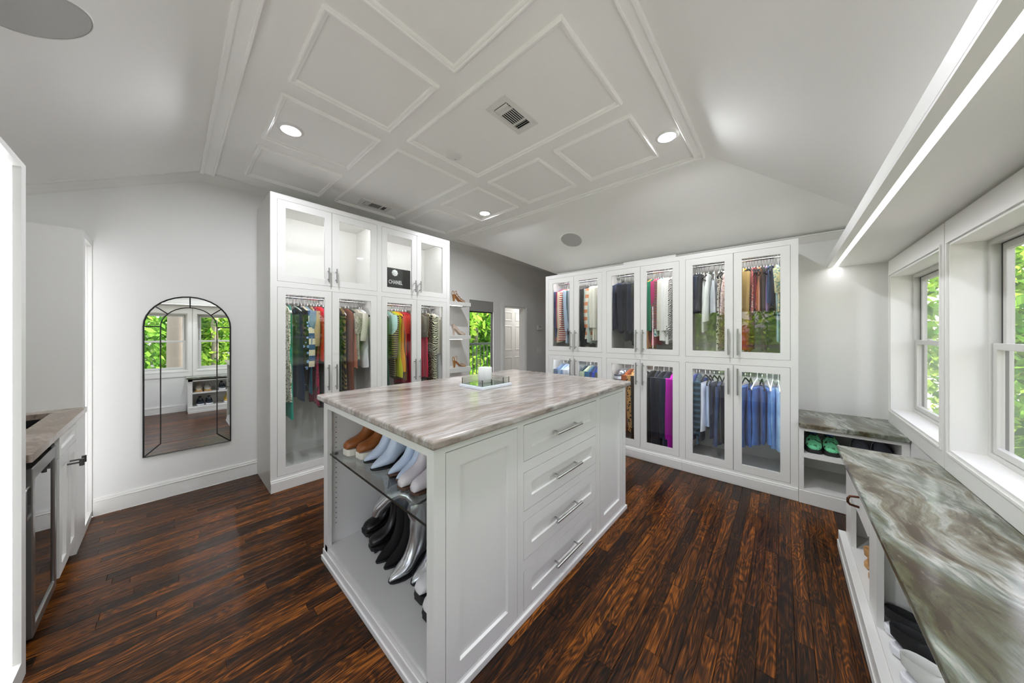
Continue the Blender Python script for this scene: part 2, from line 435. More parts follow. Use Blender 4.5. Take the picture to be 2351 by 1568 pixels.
# ---- crown mouldings
CP = [(.058,0),(.058,.008),(.050,.011),(.044,.020),(.028,.034),(.016,.044),(.013,.052),(.006,.055),(0,.062)]
def crown(path, out):
    b = MB(); R = []
    for p in path: R.append([(p[0]+out[0]*o_, p[1]+out[1]*o_, p[2]-d) for o_, d in CP])
    return b.rings(R, False)
struct('trim_1', crown([(XL, YB, zl(XL)), (X0, YB, ZC), (XH, YB, ZC)], (0,-1)), M['trim'], 'crown moulding along the mirror wall', smooth=50)
struct('trim_2', crown([(XR, YW, ZRW), (XR, YH, ZRW)], (-1,0)), M['trim'], 'crown moulding above the wardrobe', smooth=50)
# boards that edge the flat ceiling
b = MB()
b.box(X0-.012, X0+.066, Y1, YB-.05, ZC-.016, ZC+.002); b.box(X0-.016, X0+.006, Y1-.01, YB-.05, ZC-.026, ZC); b.box(X0+.056, X0+.070, Y1+.05, YB-.05, ZC-.022, ZC)
b.box(X0+.066, X1-.03, Y1, Y1+.056, ZC-.016, ZC+.002); b.box(X0, X1, Y1-.010, Y1+.008, ZC-.026, ZC); b.box(X0+.06, X1-.03, Y1+.048, Y1+.060, ZC-.022, ZC)
b.box(X1-.030, X1+.002, Y1, 3.40, ZC-.016, ZC+.002); b.box(X1-.008, X1+.010, Y1-.01, 3.40, ZC-.026, ZC)
struct('trim_3', b, M['ceil_trim'], 'board trim round the flat panelled ceiling', bevel=.004)

# ---- baseboards
def baseboard(name, x0, x1, y0, y1, ax, sgn, h=.125):
    b = MB()
    for d, za, zb in ((.016, 0, h*.80), (.020, h*.80, h*.86), (.012, h*.86, h)):
        if ax == 'y': b.box(x0, x1, y0, y0 + sgn*d, za, zb)
        else: b.box(x0, x0 + sgn*d, y0, y1, za, zb)
    return struct(name, b, M['trim'], bevel=.003)
baseboard('baseboard_back', -.356, .534, YB, 0, 'y', -1)
baseboard('baseboard_front', XL, .19, YW, 0, 'y', 1)
baseboard('baseboard_hall', 2.30, 3.05, YB, 0, 'y', -1)
baseboard('baseboard_left', XL, 0, YW+.02, 1.54, 'x', 1)

# ---- soffit box over the windows
sof = MB(); sof.box(XL, XR, YW, -.276, 1.845, 1.906)
sof.box(XL, XR, -.312, -.276, 1.835, 1.846); sof.box(XL, XR, YW, -.336, 1.835, 1.846)
struct('trim_4', sof, M['trim'], 'boxed soffit over the windows holding a light strip')
o = tag(obj('led_strip', bx(XL+.02, XR-.004, -.3335, -.3145, 1.8365, 1.842), M['led']), 'long glowing white light strip under the soffit by the windows', 'light strip')

# ---- windows in the front wall
def window(idx, x0, x1, place):
    r = bpy.data.objects.new('window_%d' % idx, None); COL.objects.link(r); r['kind'] = 'structure'; r.location = (0,0,0); r['label'] = place
    # casing board with bead on the room side, jamb liners, sill
    cw = .045
    b = MB(); b.frame(x0-cw, x1+cw, WZ0-.098, WZ1+.115, x0, x1, WZ0, WZ1, YW+.0005, YW+.014)
    obj('casing', b, M['trim'], r)
    b = MB(); b.frame(x0-.014, x1+.014, WZ0-.014, WZ1+.014, x0-.003, x1+.003, WZ0-.003, WZ1+.003, YW+.0142, YW+.020); obj('casing_bead', b, M['trim'], r)
    b = MB(); yo = -.70
    b.frame(x0+.0005, x1-.0005, WZ0+.0005, WZ1-.0005, x0+.010, x1-.010, WZ0+.012, WZ1-.010, YW+.0125, yo-.04)
    obj('jamb_liner', b, M['trim'], r)
    a0, a1, q0, q1 = x0+.010, x1-.010, WZ0+.012, WZ1-.010
    b = MB(); b.frame(a0, a1, q0, q1, a0+.022, a1-.022, q0+.02, q1-.022, yo, yo-.06)
    obj('frame', b, M['window_frame'], r, bevel=.002)
    b = MB(); b.frame(a0+.0215, a1-.0215, q0+.0195, q1-.0215, a0+.030, a1-.030, q0+.022, q1-.026, yo-.028, yo-.045)
    obj('track', b, M['window_track'], r)
    zm = 1.214
    def sash(nm, z0, z1, y):
        fr = MB(); fr.frame(a0+.024, a1-.024, z0, z1, a0+.056, a1-.056, z0+.030, z1-.030, y, y-.022)
        so = obj(nm, fr, M['window_frame'], r, bevel=.002)
        obj('pane', bx(a0+.054, a1-.054, y-.009, y-.013, z0+.028, z1-.028), M['window_glass'], so)
        return so
    sash('upper_sash', zm-.016, q1-.024, yo-.030)
    ls = sash('lower_sash', q0+.022, zm+.016, yo-.006)
    for xx in (x0 + (x1-x0)*.3, x0 + (x1-x0)*.7): obj('sash_lock', bx(xx-.02, xx+.02, yo-.006, yo-.022, zm+.016, zm+.026), M['window_frame'], ls, bevel=.003)
    return r
names = ['double hung window next to the pale side wall', 'double hung window above the far half of the marble bench', 'double hung window over the near end of the bench', 'double hung window past the end of the bench']
for i, q in enumerate(WINS): window(i+1, *q, names[i])
# left wall window
r = bpy.data.objects.new('window_5', None); COL.objects.link(r); r['kind'] = 'structure'
y0, y1, z0, z1 = LW
def fr_x(nm, yy0, yy1, zz0, zz1, wd, x0, x1, m, par):
    b = MB(); b.frame(yy0, yy1, zz0, zz1, yy0+wd, yy1-wd, zz0+wd, zz1-wd, x0, x1)
    b.v = [(p[1], p[0], p[2]) for p in b.v]; return obj(nm, b, m, par)
fr_x('casing', y0-.06, y1+.06, z0-.06, z1+.06, .06, XL+.014, XL, M['trim'], r)
fr_x('frame', y0, y1, z0, z1, .05, XL-.06, XL-.11, M['window_frame'], r)
obj('mullion', bx(XL-.06, XL-.11, (y0+y1)/2-.03, (y0+y1)/2+.03, z0+.05, z1-.05), M['window_frame'], r)
obj('meeting_rail', bx(XL-.06, XL-.11, y0+.05, y1-.05, 1.02, 1.07), M['window_frame'], r)
obj('pane', bx(XL-.085, XL-.089, y0+.048, y1-.048, z0+.048, z1-.048), M['window_glass'], r)

# ---- tall terrace window in the back wall
r = bpy.data.objects.new('window_6', None); COL.objects.link(r); r['kind'] = 'structure'; r['label'] = 'tall narrow window facing a railing and trees'
fw_ = pbr('bronze_window', '#3a3732', .5)
b = MB(); b.frame(wx0+.002, wx1-.002, wz0+.002, wz1-.002, wx0+.020, wx1-.008, wz0+.05, wz1-.05, YB+.022, YB+.06); obj('frame', b, fw_, r)
b = MB(); b.frame(wx0+.019, wx1-.007, wz0+.05, wz1-.05, wx0+.032, wx1-.012, wz0+.08, wz1-.19, YB+.03, YB+.05); obj('sash', b, fw_, r)
obj('pane', bx(wx0+.030, wx1-.011, YB+.038, YB+.042, wz0+.078, wz1-.185), M['window_glass'], r)
obj('roller_shade', bx(wx0+.004, wx1-.004, YB+.006, YB+.021, wz1-.172, wz1-.003), pbr('shade_fabric', '#8b8986', .8), r)
# ---- passage door and the little room behind it
b = MB(); b.frame(dx0-.075, dx1+.085, -.02, dz1+.08, dx0, dx1, -.03, dz1, YB-.016, YB); b.frame(dx0-.06, dx1+.07, -.02, dz1+.065, dx0-.012, dx1+.012, -.03, dz1+.012, YB-.022, YB-.010)
struct('trim_5', b, M['wall'], 'painted casing round the passage doorway')
b = MB(); b.box(dx0-.001, dx0+.012, YB-.002, YB+T+.002, 0, dz1); b.box(dx1-.012, dx1+.001, YB-.002, YB+T+.002, 0, dz1); b.box(dx0, dx1, YB-.002, YB+T+.002, dz1-.012, dz1+.001)
struct('trim_6', b, M['trim'], 'door jamb of the passage doorway')
w = MB(); yq = 4.34
w.add([(3.79,YB+.06,-.02),(4.42,yq,-.02),(4.42,yq,2.2),(3.79,YB+.06,2.2)], [(0,1,2,3)])
w.add([(4.42,yq,-.02),(5.7,yq,-.02),(5.7,yq,2.2),(4.42,yq,2.2)], [(0,1,2,3)])
w.add([(5.7,yq,-.02),(5.7,YB+T,-.02),(5.7,YB+T,2.2),(5.7,yq,2.2)], [(0,1,2,3)])
w.add([(3.80,YB+T,2.2),(4.42,yq,2.2),(5.7,yq,2.2),(5.7,YB+T,2.2)], [(0,1,2,3)])
w.add([(3.80,YB,-.005),(4.42,yq,-.005),(5.7,yq,-.005),(5.7,YB,-.005)], [(0,1,2,3)])
struct('wall_passage', w, M['wall'])
dr = bpy.data.objects.new('door_1', None); COL.objects.link(dr); dr['kind'] = 'structure'; dr['label'] = 'white six panel door with a small latch'
ex0, ex1, ey, ez = 4.50, 5.235, 4.29, 1.845
obj('leaf', bx(ex0, ex1, ey, ey+.035, .01, ez), M['white'], dr)
px_ = [(ex0+.09, ex0+.32), (ex0+.415, ex1-.09)]
pz_ = [(ez-.30, ez-.10), (.93, ez-.39), (.18, .80)]
for (a, b_) in px_:
    for (q0, q1) in pz_:
        m_ = MB(); R = []
        for ins, d in ((0,0),(.010,.010),(.022,.010),(.034,-.002)):
            R.append([(a+ins, ey-.0005+d*.0-(.006 if ins in(.010,.022) else 0), q0+ins),(b_-ins, ey-.0005-(.006 if ins in(.010,.022) else 0), q0+ins),(b_-ins, ey-.0005-(.006 if ins in(.010,.022) else 0), q1-ins),(a+ins, ey-.0005-(.006 if ins in(.010,.022) else 0), q1-ins)])
        m_.rings(R, True); obj('panel', m_, M['white'], dr)
obj('latch', bx(ex1-.055, ex1-.035, ey-.012, ey, .845, .93), M['black'], dr, bevel=.002)
b = MB(); b.frame(ex0-.07, ex1+.07, -.02, ez+.09, ex0-.004, ex1+.004, -.03, ez+.004, yq-.02, yq-.004); struct('trim_7', b, M['trim'], 'white casing of the six panel door')

# ---- lamps in the ceiling
def downlight(x, y, z, label, group=None, r=.047, m=None):
    t = thing('recessed_downlight', label, 'downlight', (x, y, z), 0, group)
    obj('trim_ring', MB().lathe([(r,-.004),(r+.006,-.009),(r+.020,-.007),(r+.026,0)], 32), M['plastic'], t, smooth=60)
    obj('lens', MB().lathe([(.0005,-.005),(r*.6,-.0055),(r,-.004)], 32), m or M['lamp'], t)
    return t
downlight(.527, 2.402, ZC, 'glowing recessed downlight inside the ceiling panel near the arched mirror')
downlight(2.231, .588, ZC, 'glowing recessed downlight outside the panels at the flat ceiling corner')
downlight(2.308, 2.457, ZC, 'glowing recessed downlight in the small panel before the shelves')
downlight(.527, .60, ZC, 'glowing recessed downlight over the end of the bench')
downlight(5.30, 3.98, 2.2, 'unseen downlight added in the little passage room to brighten its door', m=M['passage_fill'])  # unseen lamp added to light the six panel door
t = thing('smoke_detector', 'round white smoke detector on the large ceiling panel', 'smoke detector', (1.408, 1.836, ZC))
obj('base', MB().lathe([(.056,0),(.056,-.010),(.048,-.016),(.03,-.018),(.0005,-.018)], 32), M['plastic'], t, smooth=40)
obj('test_button', MB().lathe([(.006,-.017),(.006,-.020),(.0005,-.020)], 12, (.024,.01,0)), M['grille'], t)
def speaker(p, nrm, r, label):
    o = thing('ceiling_speaker', label, 'speaker', p)
    o.rotation_mode = 'QUATERNION'; o.rotation_quaternion = Vector(nrm).to_track_quat('-Z', 'Y')
    obj('grille', MB().lathe([(.0005,-.006),(r*.97,-.006),(r,-.003)], 48), M['grille'], o)
    obj('rim', MB().lathe([(r*.985,-.0055),(r,-.007),(r+.004,0)], 48), M['plastic'], o, smooth=60)
    return o
speaker((-.304, 1.90, zl(-.304)), (ML, 0, -1), .128, 'round grey in-ceiling speaker on the slope above the lit shelves')
xs = 3.145; speaker((xs, 1.865, ZC - MR*(xs - X1)), (-MR, 0, -1), .124, 'round grey in-ceiling speaker on the slope above the long wardrobe')

def vent(cx_, cy_, label):
    t = thing('air_vent', label, 'air vent', (cx_, cy_, ZC))
    W2, H2 = .156, .083
    b = MB()
    b.rings([[(-W2,-H2,0),(W2,-H2,0),(W2,H2,0),(-W2,H2,0)],[(-W2+.002,-H2+.002,-.005),(W2-.002,-H2+.002,-.005),(W2-.002,H2-.002,-.005),(-W2+.002,H2-.002,-.005)],
             [(-.115,-.052,-.008),(.115,-.052,-.008),(.115,.052,-.008),(-.115,.052,-.008)],[(-.112,-.049,-.001),(.112,-.049,-.001),(.112,.049,-.001),(-.112,.049,-.001)]], True)
    obj('frame', b, M['metal_white'], t)
    obj('duct_shade_plate', bx(-.112, .112, -.049, .049, -.0012, -.0006), M['gap'], t)  # flat dark plate: the shade inside the duct put in as colour
    for xx in (-.060, .060): obj('crossbar', bx(xx-.006, xx+.006, -.05, .05, -.009, -.002), M['metal_white'], t)
    def slat(cx2, cy2, lx, ly, ax, ang):
        s_ = bx(-lx/2, lx/2, -ly/2, ly/2, -.0006, .0006)
        o_ = obj('slat', s_, M['metal_white'], t, loc=(cx2, cy2, -.0085)); o_.rotation_euler = (ang, 0, 0) if ax == 'x' else (0, ang, 0)
    for k in range(3):
        slat(-.102 + k*.0155, 0, .013, .094, 'y', radians(38)); slat(.073 + k*.0155, 0, .013, .094, 'y', radians(-38))
    for k in range(7): slat(0, -.043 + k*.0143, .104, .0125, 'x', radians(30))
    return t
vent(1.395, 1.238, 'white slatted air vent in the large ceiling panel')
vent(1.415, 3.163, 'white slatted air vent in the panel above the tall glass cabinets')

# ---- things on the back wall
t = thing('thermostat', 'small white thermostat with a display on the grey hallway wall', 'thermostat', (4.85, YB, 1.40))
obj('body', bx(-.075, .075, -.026, 0, -.048, .048), M['plastic'], t, bevel=.008)
obj('display', bx(-.030, .030, -.0270, -.025, .006, .030), pbr('lcd', '#aab0a6', .3), t)
t = thing('light_switch', 'white double light switch plate below the thermostat', 'switch', (4.845, YB, .965))
obj('plate', bx(-.07, .07, -.006, 0, -.055, .055), M['plastic'], t, bevel=.002)
for xx in (-.032, .032): obj('rocker', bx(xx-.017, xx+.017, -.010, -.005, -.034, .034), M['plastic'], t, bevel=.002)

# ---- arched mirror
t = thing('arched_mirror', 'arched black framed windowpane mirror on the grey wall', 'mirror', (.111, YB-.012, .346))
t.rotation_euler = (radians(-0.45), 0, 0)
mw, mh, rs_ = .241, 1.225, .983
def arch(wd, z0, zs, zt, n=18, dy=0):
    pts = [(-wd, dy, z0)]
    for i in range(n+1):
        a = pi - pi*i/n
        pts.append((wd*cos(a), dy, zs + (zt - zs)*sin(a)))
    pts.append((wd, dy, z0)); return pts
outer = arch(mw, 0, rs_, mh); inner = arch(.157, .082, rs_, mh-.086)
b = MB(); b.rings([[(x, 0, z) for x, y, z in outer], [(x, .008, z) for x, y, z in outer]], True, True, True); obj('mirror_glass', b, M['mirror'], t)
def flatbar(path, wd, dp, closed, nm):
    b = MB(); b.tube([(p[0], -.004, p[2]) for p in path], wd/2, 6, not closed, loop=closed); return obj(nm, b, M['black'], t)
flatbar(outer, .011, .01, True, 'outer_frame'); flatbar(inner, .008, .01, True, 'inner_frame')
for a in (40, 90, 140):
    ca, sa = cos(radians(a)), sin(radians(a))
    flatbar([(.157*ca, 0, rs_+(mh-.086-rs_)*sa), (mw*ca, 0, rs_+(mh-rs_)*sa)], .009, .01, False, 'glazing_bar')
for sx in (-1, 1):
    flatbar([(.157*sx, 0, rs_), (mw*sx, 0, rs_)], .009, .01, False, 'glazing_bar')
    flatbar([(.157*sx, 0, .082), (mw*sx, 0, 0)], .009, .01, False, 'glazing_bar')
flatbar([(.157, 0, .47), (.241, 0, .47)], .007, .01, False, 'glazing_bar')
# ================================================================== wardrobes
def bar_handle(parent, x, z0, z1, y=-.034, r=.0062, m=None, horizontal=False):
    """bar pull on a face at local y=0; standoffs into the face"""
    b = MB(); m = m or M['steel']
    e = .028
    if horizontal:
        b.tube([(x, y, z0), (z1, y, z0)], r, 10)
        for xx in (x+e, z1-e): b.tube([(xx, y, z0), (xx, 0, z0)], r*.75, 8)
    else:
        b.tube([(x, y, z0), (x, y, z1)], r, 10)
        for zz in (z0+e, z1-e): b.tube([(x, y, zz), (x, 0, zz)], r*.75, 8)
    return obj('handle', b, m, parent, smooth=60)

def glazed_door(parent, x0, x1, z0, z1, g, hx, hz0, hz1):
    """g = glass opening x0,x1,z0,z1"""
    e = .0019
    d = obj('door', MB().frame(x0+e, x1-e, z0+e, z1-e, *g, 0, .022), M['white'], parent)
    obj('glass_pane', bx(g[0]-.004, g[1]+.004, .010, .014, g[2]-.004, g[3]+.004), M['glass'], d)
    bar_handle(d, hx, hz0, hz1)
    return d

def wardrobe(label, origin, rotz, W, D, H, doors, glassx, zs, handles, rails, face0, face1, strip_up, strip_lo):
    """local x along the face, y into the wall, z up. doors: x edges (a,b,c). zs: ub,ut,lb,lt door edges"""
    t = thing('wardrobe_cabinet', label, 'cabinet', origin, rotz, None)
    ub, ut, lb, lt = zs['ub'], zs['ut'], zs['lb'], zs['lt']
    a, b_, c_ = doors; tk = .019
    obj('side_panel', bx(0, tk, .022, D, 0, H), M['white'], t); obj('side_panel', bx(W-tk, W, .022, D, 0, H), M['white'], t)
    obj('back_panel', bx(tk, W-tk, D-.012, D-.002, 0, H-.02), M['white'], t)
    obj('top_panel', bx(tk, W-tk, .022, D-.012, H-.02, H-.0005), M['white'], t)
    obj('bottom_panel', bx(tk, W-tk, .022, D-.012, lb-.022, lb-.002), M['white'], t)
    obj('middle_shelf', bx(tk, W-tk, .022, D-.012, (lt+ub)/2-.012, (lt+ub)/2+.012), M['white'], t)
    ff = MB()
    ff.frame(0, W, .05, H, a, c_, lb, ut, 0, .022)
    ff.box(a, c_, .0005, .0215, lt, ub)
    obj('face_frame', ff, M['white'], t)
    st = MB()
    for (q0, q1) in ((lb, lt), (ub, ut)):
        st.frame(a-.014, c_+.014, q0-.014, q1+.014, a+.012, c_-.012, q0+.012, q1-.012, .0235, .034); st.box(b_-.012, b_+.012, .0235, .034, q0+.0125, q1-.0125)
    obj('gap_light_block', st, M['white'], t)  # unseen strips added to block cabinet light so the door gaps stay dark
    p = MB(); p.box(0, W, -.020, .02, 0, .082); p.box(0, W, -.012, .02, .082, .094)
    obj('plinth', p, M['white'], t, bevel=.003)
    gu, gl = zs['gu'], zs['gl']
    (g0, g1), (g2, g3) = glassx
    for (x0, x1, q0, q1, hx) in ((a, b_, g0, g1, b_-.032), (b_, c_, g2, g3, b_+.032)):
        glazed_door(t, x0, x1, ub, ut, (q0, q1, *gu), hx, *handles[0])
        glazed_door(t, x0, x1, lb, lt, (q0, q1, *gl), hx, *handles[1])
    for ry, rz in rails:
        r = MB(); r.tube([(tk, ry, rz), (W-tk, ry, rz)], .013, 12); obj('hanging_rail', r, M['chrome'], t, smooth=60)
    for (zz, m_) in ((ut+.012 if ut+.012 < H-.022 else H-.024, strip_up), ((lt+ub)/2-.0125, strip_lo)):
        if m_: obj('led_strip', bx(tk+.03, W-tk-.03, .030, .042, zz-.006, zz-.0005), m_, t)
    return t

# ---- the two tall cabinets on the mirror wall
LZ = dict(ub=1.703, ut=2.371, lb=.115, lt=1.657, gu=(1.760, 2.309), gl=(.173, 1.599))
FY, LH = 3.057, 2.414
led_hi = emit('led_cabinet_bright', (.97, .965, 1.0), 26*LED_K)
led_lo = emit('led_cabinet_soft', (.97, .965, 1.0), 14*LED_K)
led_r = emit('led_wardrobe', (.97, .965, 1.0), 24*LED_K)
X_a, X_b, X_c = .534, 1.413, 2.284
wardrobe('tall white glass-door cabinet beside the arched mirror', (X_a, FY, 0), 0, X_b-X_a, YB-FY-.002, LH,
         (.579-X_a, .979-X_a, 1.389-X_a), ((.635-X_a, .922-X_a), (1.040-X_a, 1.329-X_a)), LZ,
         ((1.735, 1.862), (.772, .998)), [(.273, 1.605)], 0, 0, led_hi, led_lo)
wardrobe('tall white glass-door cabinet next to the floating shelves', (X_b, FY, 0), 0, X_c-X_b, YB-FY-.002, LH,
         (1.437-X_b, 1.836-X_b, 2.238-X_b), ((1.494-X_b, 1.776-X_b), (1.890-X_b, 2.179-X_b)), LZ,
         ((1.735, 1.862), (.772, .998)), [(.273, 1.605)], 0, 0, led_hi, led_lo)
# ---- the three cabinets on the right wall
RZ = dict(ub=1.067, ut=1.963, lb=.115, lt=1.012, gu=(1.122, 1.903), gl=(.177, .955))
FX, RH = 3.193, 2.005
RU = [(2.268, 1.4805, (2.223, 1.862, 1.507), ((2.161, 1.919), (1.800, 1.560)), 'white glass-door wardrobe section nearest the hallway'),
      (1.4805, .709, (1.454, 1.093, .734), ((1.396, 1.155), (1.033, .791)), 'middle white glass-door wardrobe section on the right wall'),
      (.709, -.084, (.684, .320, -.039), ((.625, .382), (.263, .020)), 'white glass-door wardrobe section beside the marble bench')]
for ya, yb, dd, gg, lab in RU:
    wardrobe(lab, (FX, ya, 0), -pi/2, ya-yb, XR-FX-.002, RH, tuple(ya-q for q in dd), tuple((ya-q, ya-w_) for q, w_ in gg), RZ,
             ((1.094, 1.316), (.760, .982)), [(.277, 1.935), (.277, .955)], 0, 0, led_r, led_r)
tag(obj('storage_box', bx(3.34, 3.66, .80, 1.325, RH, RH+.058), M['white'], bevel=.003), 'flat white box lying on top of the middle wardrobe section', 'box')

# ---- floating shelves with light strips
SH = [('top floating white shelf carrying strappy tan sandals', 1.665, 1.718), ('middle floating white shelf carrying a beige pump', 1.203, 1.256), ('lowest floating white shelf carrying a tan heeled sandal', .744, .812)]
for lab, z0, z1 in SH:
    t = thing('floating_shelf', lab, 'shelf', (2.29, YB, z0), 0, 'floating shelves beside the tall cabinet')
    obj('board', bx(0, .575, -.262, 0, 0, z1-z0), M['white'], t, bevel=.002)
    obj('light_strip', bx(.02, .44, -.232, -.226, -.003, .0005), M['led_cab'], t)

# ================================================================== island
ISL = thing('kitchen_style_island', 'white shaker island with drawers and open shoe shelves', 'island', (.58, .862, 0))
ISL.name = 'storage_island'
IX, IY = 2.214-.58, 1.94-.862
def shaker(nm, parent, x0, x1, z0, z1, mg, mgz=None, y=0, th=.022, face=-1):
    """framed front with recessed panel, outer face at y, towards -y"""
    mgz = mgz or mg; b = MB(); h = .010
    o_ = [(x0,z0),(x1,z0),(x1,z1),(x0,z1)]; i_ = [(x0+mg,z0+mgz),(x1-mg,z0+mgz),(x1-mg,z1-mgz),(x0+mg,z1-mgz)]
    k_ = [(x0+mg+.003,z0+mgz+.003),(x1-mg-.003,z0+mgz+.003),(x1-mg-.003,z1-mgz-.003),(x0+mg+.003,z1-mgz-.003)]
    b.rings([[(x,y+th,z) for x,z in o_],[(x,y,z) for x,z in o_],[(x,y,z) for x,z in i_],[(x,y+h,z) for x,z in k_]], True, True, True)
    return obj(nm, b, M['white'], parent)
# shell: front face frame, back panel, far end, top, bottom shelf, bay divider, post
ff = MB(); fz1 = .893
xd = [(.629-.58, 1.002-.58), (1.047-.58, 1.742-.58), (1.799-.58, 2.160-.58)]
e = .0024
for a_, b__ in ((0, xd[0][0]-e), (xd[0][1]+e, xd[1][0]-e), (xd[1][1]+e, xd[2][0]-e), (xd[2][1]+e, IX)): ff.box(a_, b__, 0, .022, .0415, .866)
ff.box(0, IX, 0, .022, .866, fz1); ff.box(0, IX, 0, .022, 0, .0415)
dz = [(.704,.862), (.482,.651), (.265,.434), (.045,.213)]
for i in range(3): ff.box(xd[1][0]-e, xd[1][1]+e, .0004, .022, dz[i+1][1]+e, dz[i][0]-e)
obj('face_frame', ff, M['white'], ISL)
obj('inner_carcass', bx(.392, IX-.03, .026, IY-.03, .03, .86), M['white'], ISL)
obj('back_panel', bx(0, IX, IY-.022, IY, 0, fz1), M['white'], ISL)
obj('end_panel', bx(IX-.022, IX, .022, IY-.022, 0, fz1), M['white'], ISL)
obj('top_rail', bx(.0, .022, .022, IY-.022, .858, fz1), M['white'], ISL)
obj('corner_post', bx(0, .022, .022, .042, 0, .858), M['white'], ISL)
obj('corner_post', bx(0, .022, IY-.058, IY-.022, 0, .858), M['white'], ISL)
obj('side_panel', bx(.022, .392, IY-.040, IY-.022, .07, fz1), M['white'], ISL)
obj('side_panel', bx(.022, .392, .024, .040, .07, fz1), M['white'], ISL)
obj('bottom_shelf', bx(.0, .392, .022, IY-.022, .062, .095), M['white'], ISL)
obj('shelf_ceiling', bx(.022, .392, .04, IY-.04, .878, .892), M['white'], ISL)
b = MB(); b.box(-.012, IX+.008, -.010, IY+.01, 0, .028); b.box(-.006, 0, 0, IY, .028, .066); obj('plinth', b, M['white'], ISL, bevel=.003)
gs = obj('glass_shelf', bx(.014, .385, .044, IY-.044, .600, .608), M['shelf_glass'], ISL)
obj('polished_edge', bx(.0125, .0145, .044, IY-.044, .5995, .6085), M['glass_edge'], gs)
for xx in (.05, .345): obj('shelf_clip', bx(xx-.008, xx+.008, IY-.052, IY-.040, .588, .600), M['black'], ISL, bevel=.002)
h = MB()
for xx in (.05, .345):
    for k in range(22):
        zz = .20 + .0285*k
        if abs(zz-.60) < .012: continue
        h.lathe([(.0001,0),(.0028,0)], 8)
        n_ = 16; vs = h.v[-n_:]; h.v[-n_:] = [(xx + p[0], IY-.0403, zz + p[1]) for p in vs]
o = obj('shelf_pin_holes', h, M['black_matte'], ISL); o['kind'] = 'stuff'
shaker('cupboard_door', ISL, *xd[0], .045, .863, .060)
shaker('cupboard_door', ISL, *xd[2], .043, .863, .056, .064)
for (z0, z1) in dz:
    d = shaker('drawer_front', ISL, *xd[1], z0, z1, .056, .050 if z1-z0 < .165 else .052)
    zc = (z0+z1)/2
    bar_handle(d, 1.262-.58, zc, 1.508-.58, y=-.034, r=.0075, m=M['chrome'], horizontal=True)
tag(obj('island_countertop', bx(.558, 2.248, .834, 1.992, .8945, .927), M['marble'], bevel=.009, seg=4), 'pink and grey streaked marble countertop on the white island', 'countertop')

# tray and candle
t = thing('glass_tray', 'clear glass box tray on a white base on the island', 'tray', (1.405, 1.485, .927))
tx, ty = .135, .112
obj('base', bx(-tx, tx, -ty, ty, 0, .017), pbr('acrylic_base', '#dfe6f0', .2), t, bevel=.002)
obj('mirror_plate', bx(-tx+.012, tx-.012, -ty+.012, ty-.012, .017, .0195), pbr('tray_mirror', '#b8c4bf', .05, 1), t)
for (a, b_, c_, d_) in ((-tx+.012, -tx+.015, -ty+.012, ty-.012), (tx-.015, tx-.012, -ty+.012, ty-.012), (-tx+.015, tx-.015, -ty+.012, -ty+.015), (-tx+.015, tx-.015, ty-.015, ty-.012)):
    obj('glass_side', bx(a, b_, c_, d_, .0195, .058), M['tray_glass'], t)
for sx in (-1, 1):
    for sy in (-1, 1): obj('corner_edge', bx(sx*(tx-.0145)-.0018, sx*(tx-.0145)+.0018, sy*(ty-.0145)-.0018, sy*(ty-.0145)+.0018, .0195, .0585), M['glass_edge'], t)
for xx in (-.045, .065): obj('seam_edge', bx(xx-.001, xx+.001, -ty+.0115, -ty+.0155, .0195, .058), M['glass_edge'], t)
cj = thing('jar_candle', 'white candle in a frosted glass jar standing in the tray', 'candle', (1.425, 1.515, .9466))
obj('jar', MB().lathe([(.0005,0),(.044,0),(.0465,.004),(.0465,.098),(.0455,.100),(.0435,.098),(.0435,.082)], 40), glass('frosted_jar', tint=(.93,.94,.95), f0=.08, body=.75, bodycol=(.92,.93,.95)), cj, smooth=40)
obj('wax', MB().lathe([(.0005,.003),(.043,.003),(.043,.080),(.0005,.082)], 40), pbr('wax', '#ecebe8', .5), cj, smooth=40)
obj('wick', MB().tube([(0,0,.08),(.001,0,.092)], .0012, 6), M['black'], cj)

# ================================================================== benches by the windows
YC = -.240
BX0, BX1 = .205, 2.665
# long bench carcass
B = thing('shoe_bench', 'long white shoe bench with open cubbies under the windows', 'bench', (0, -.276, 0))
yb_ = YW + .276 + .002
obj('plinth', MB().box(BX0, BX1, .0, yb_, 0, .086).box(BX0, BX1+.012, .0, .031, 0, .098).box(BX0, BX1+.012, .031, .036, 0, .04), M['white'], B, bevel=.004)
obj('bottom_shelf', bx(BX0, BX1, yb_, 0, .086, .105), M['white'], B)
obj('back_panel', bx(BX0, BX1, yb_, yb_+.012, .105, .57), M['white'], B)
obj('top_panel', bx(BX0, BX1, yb_, 0, .552, .570), M['white'], B)
bays = [(BX0, .258), (1.00, 1.07), (1.875, 2.01), (2.49, BX1)]
for i, (a, b_) in enumerate(bays):
    obj('stile', bx(a, b_, -.020, 0, .105, .552), M['white'], B)
    mid = (a+b_)/2 if 0 < i < 3 else (a+.009 if i == 0 else b_-.009)
    obj('divider', bx(mid-.009, mid+.009, yb_+.012, -.020, .105, .552), M['white'], B)
obj('face_rail', bx(BX0, BX1, -.020, 0, .530, .570), M['white'], B)
for (a, b_) in ((.22, 1.026),): obj('middle_shelf', bx(a, b_, yb_+.012, -.004, .318, .342), M['white'], B)
dfront = obj('drawer_front', bx(2.014, 2.486, -.018, .004, .392, .528), M['white'], B, bevel=.002)
p = MB(); p.tube([(2.21, .004, .485), (2.21, .034, .480), (2.205, .042, .468), (2.205, .042, .452), (2.21, .034, .440), (2.21, .004, .436)], .0055, 8)
obj('ring_pull', p, M['bronze'], dfront, smooth=60)
obj('drawer_box', bx(2.014, 2.486, yb_+.02, -.018, .392, .41), M['white'], B)
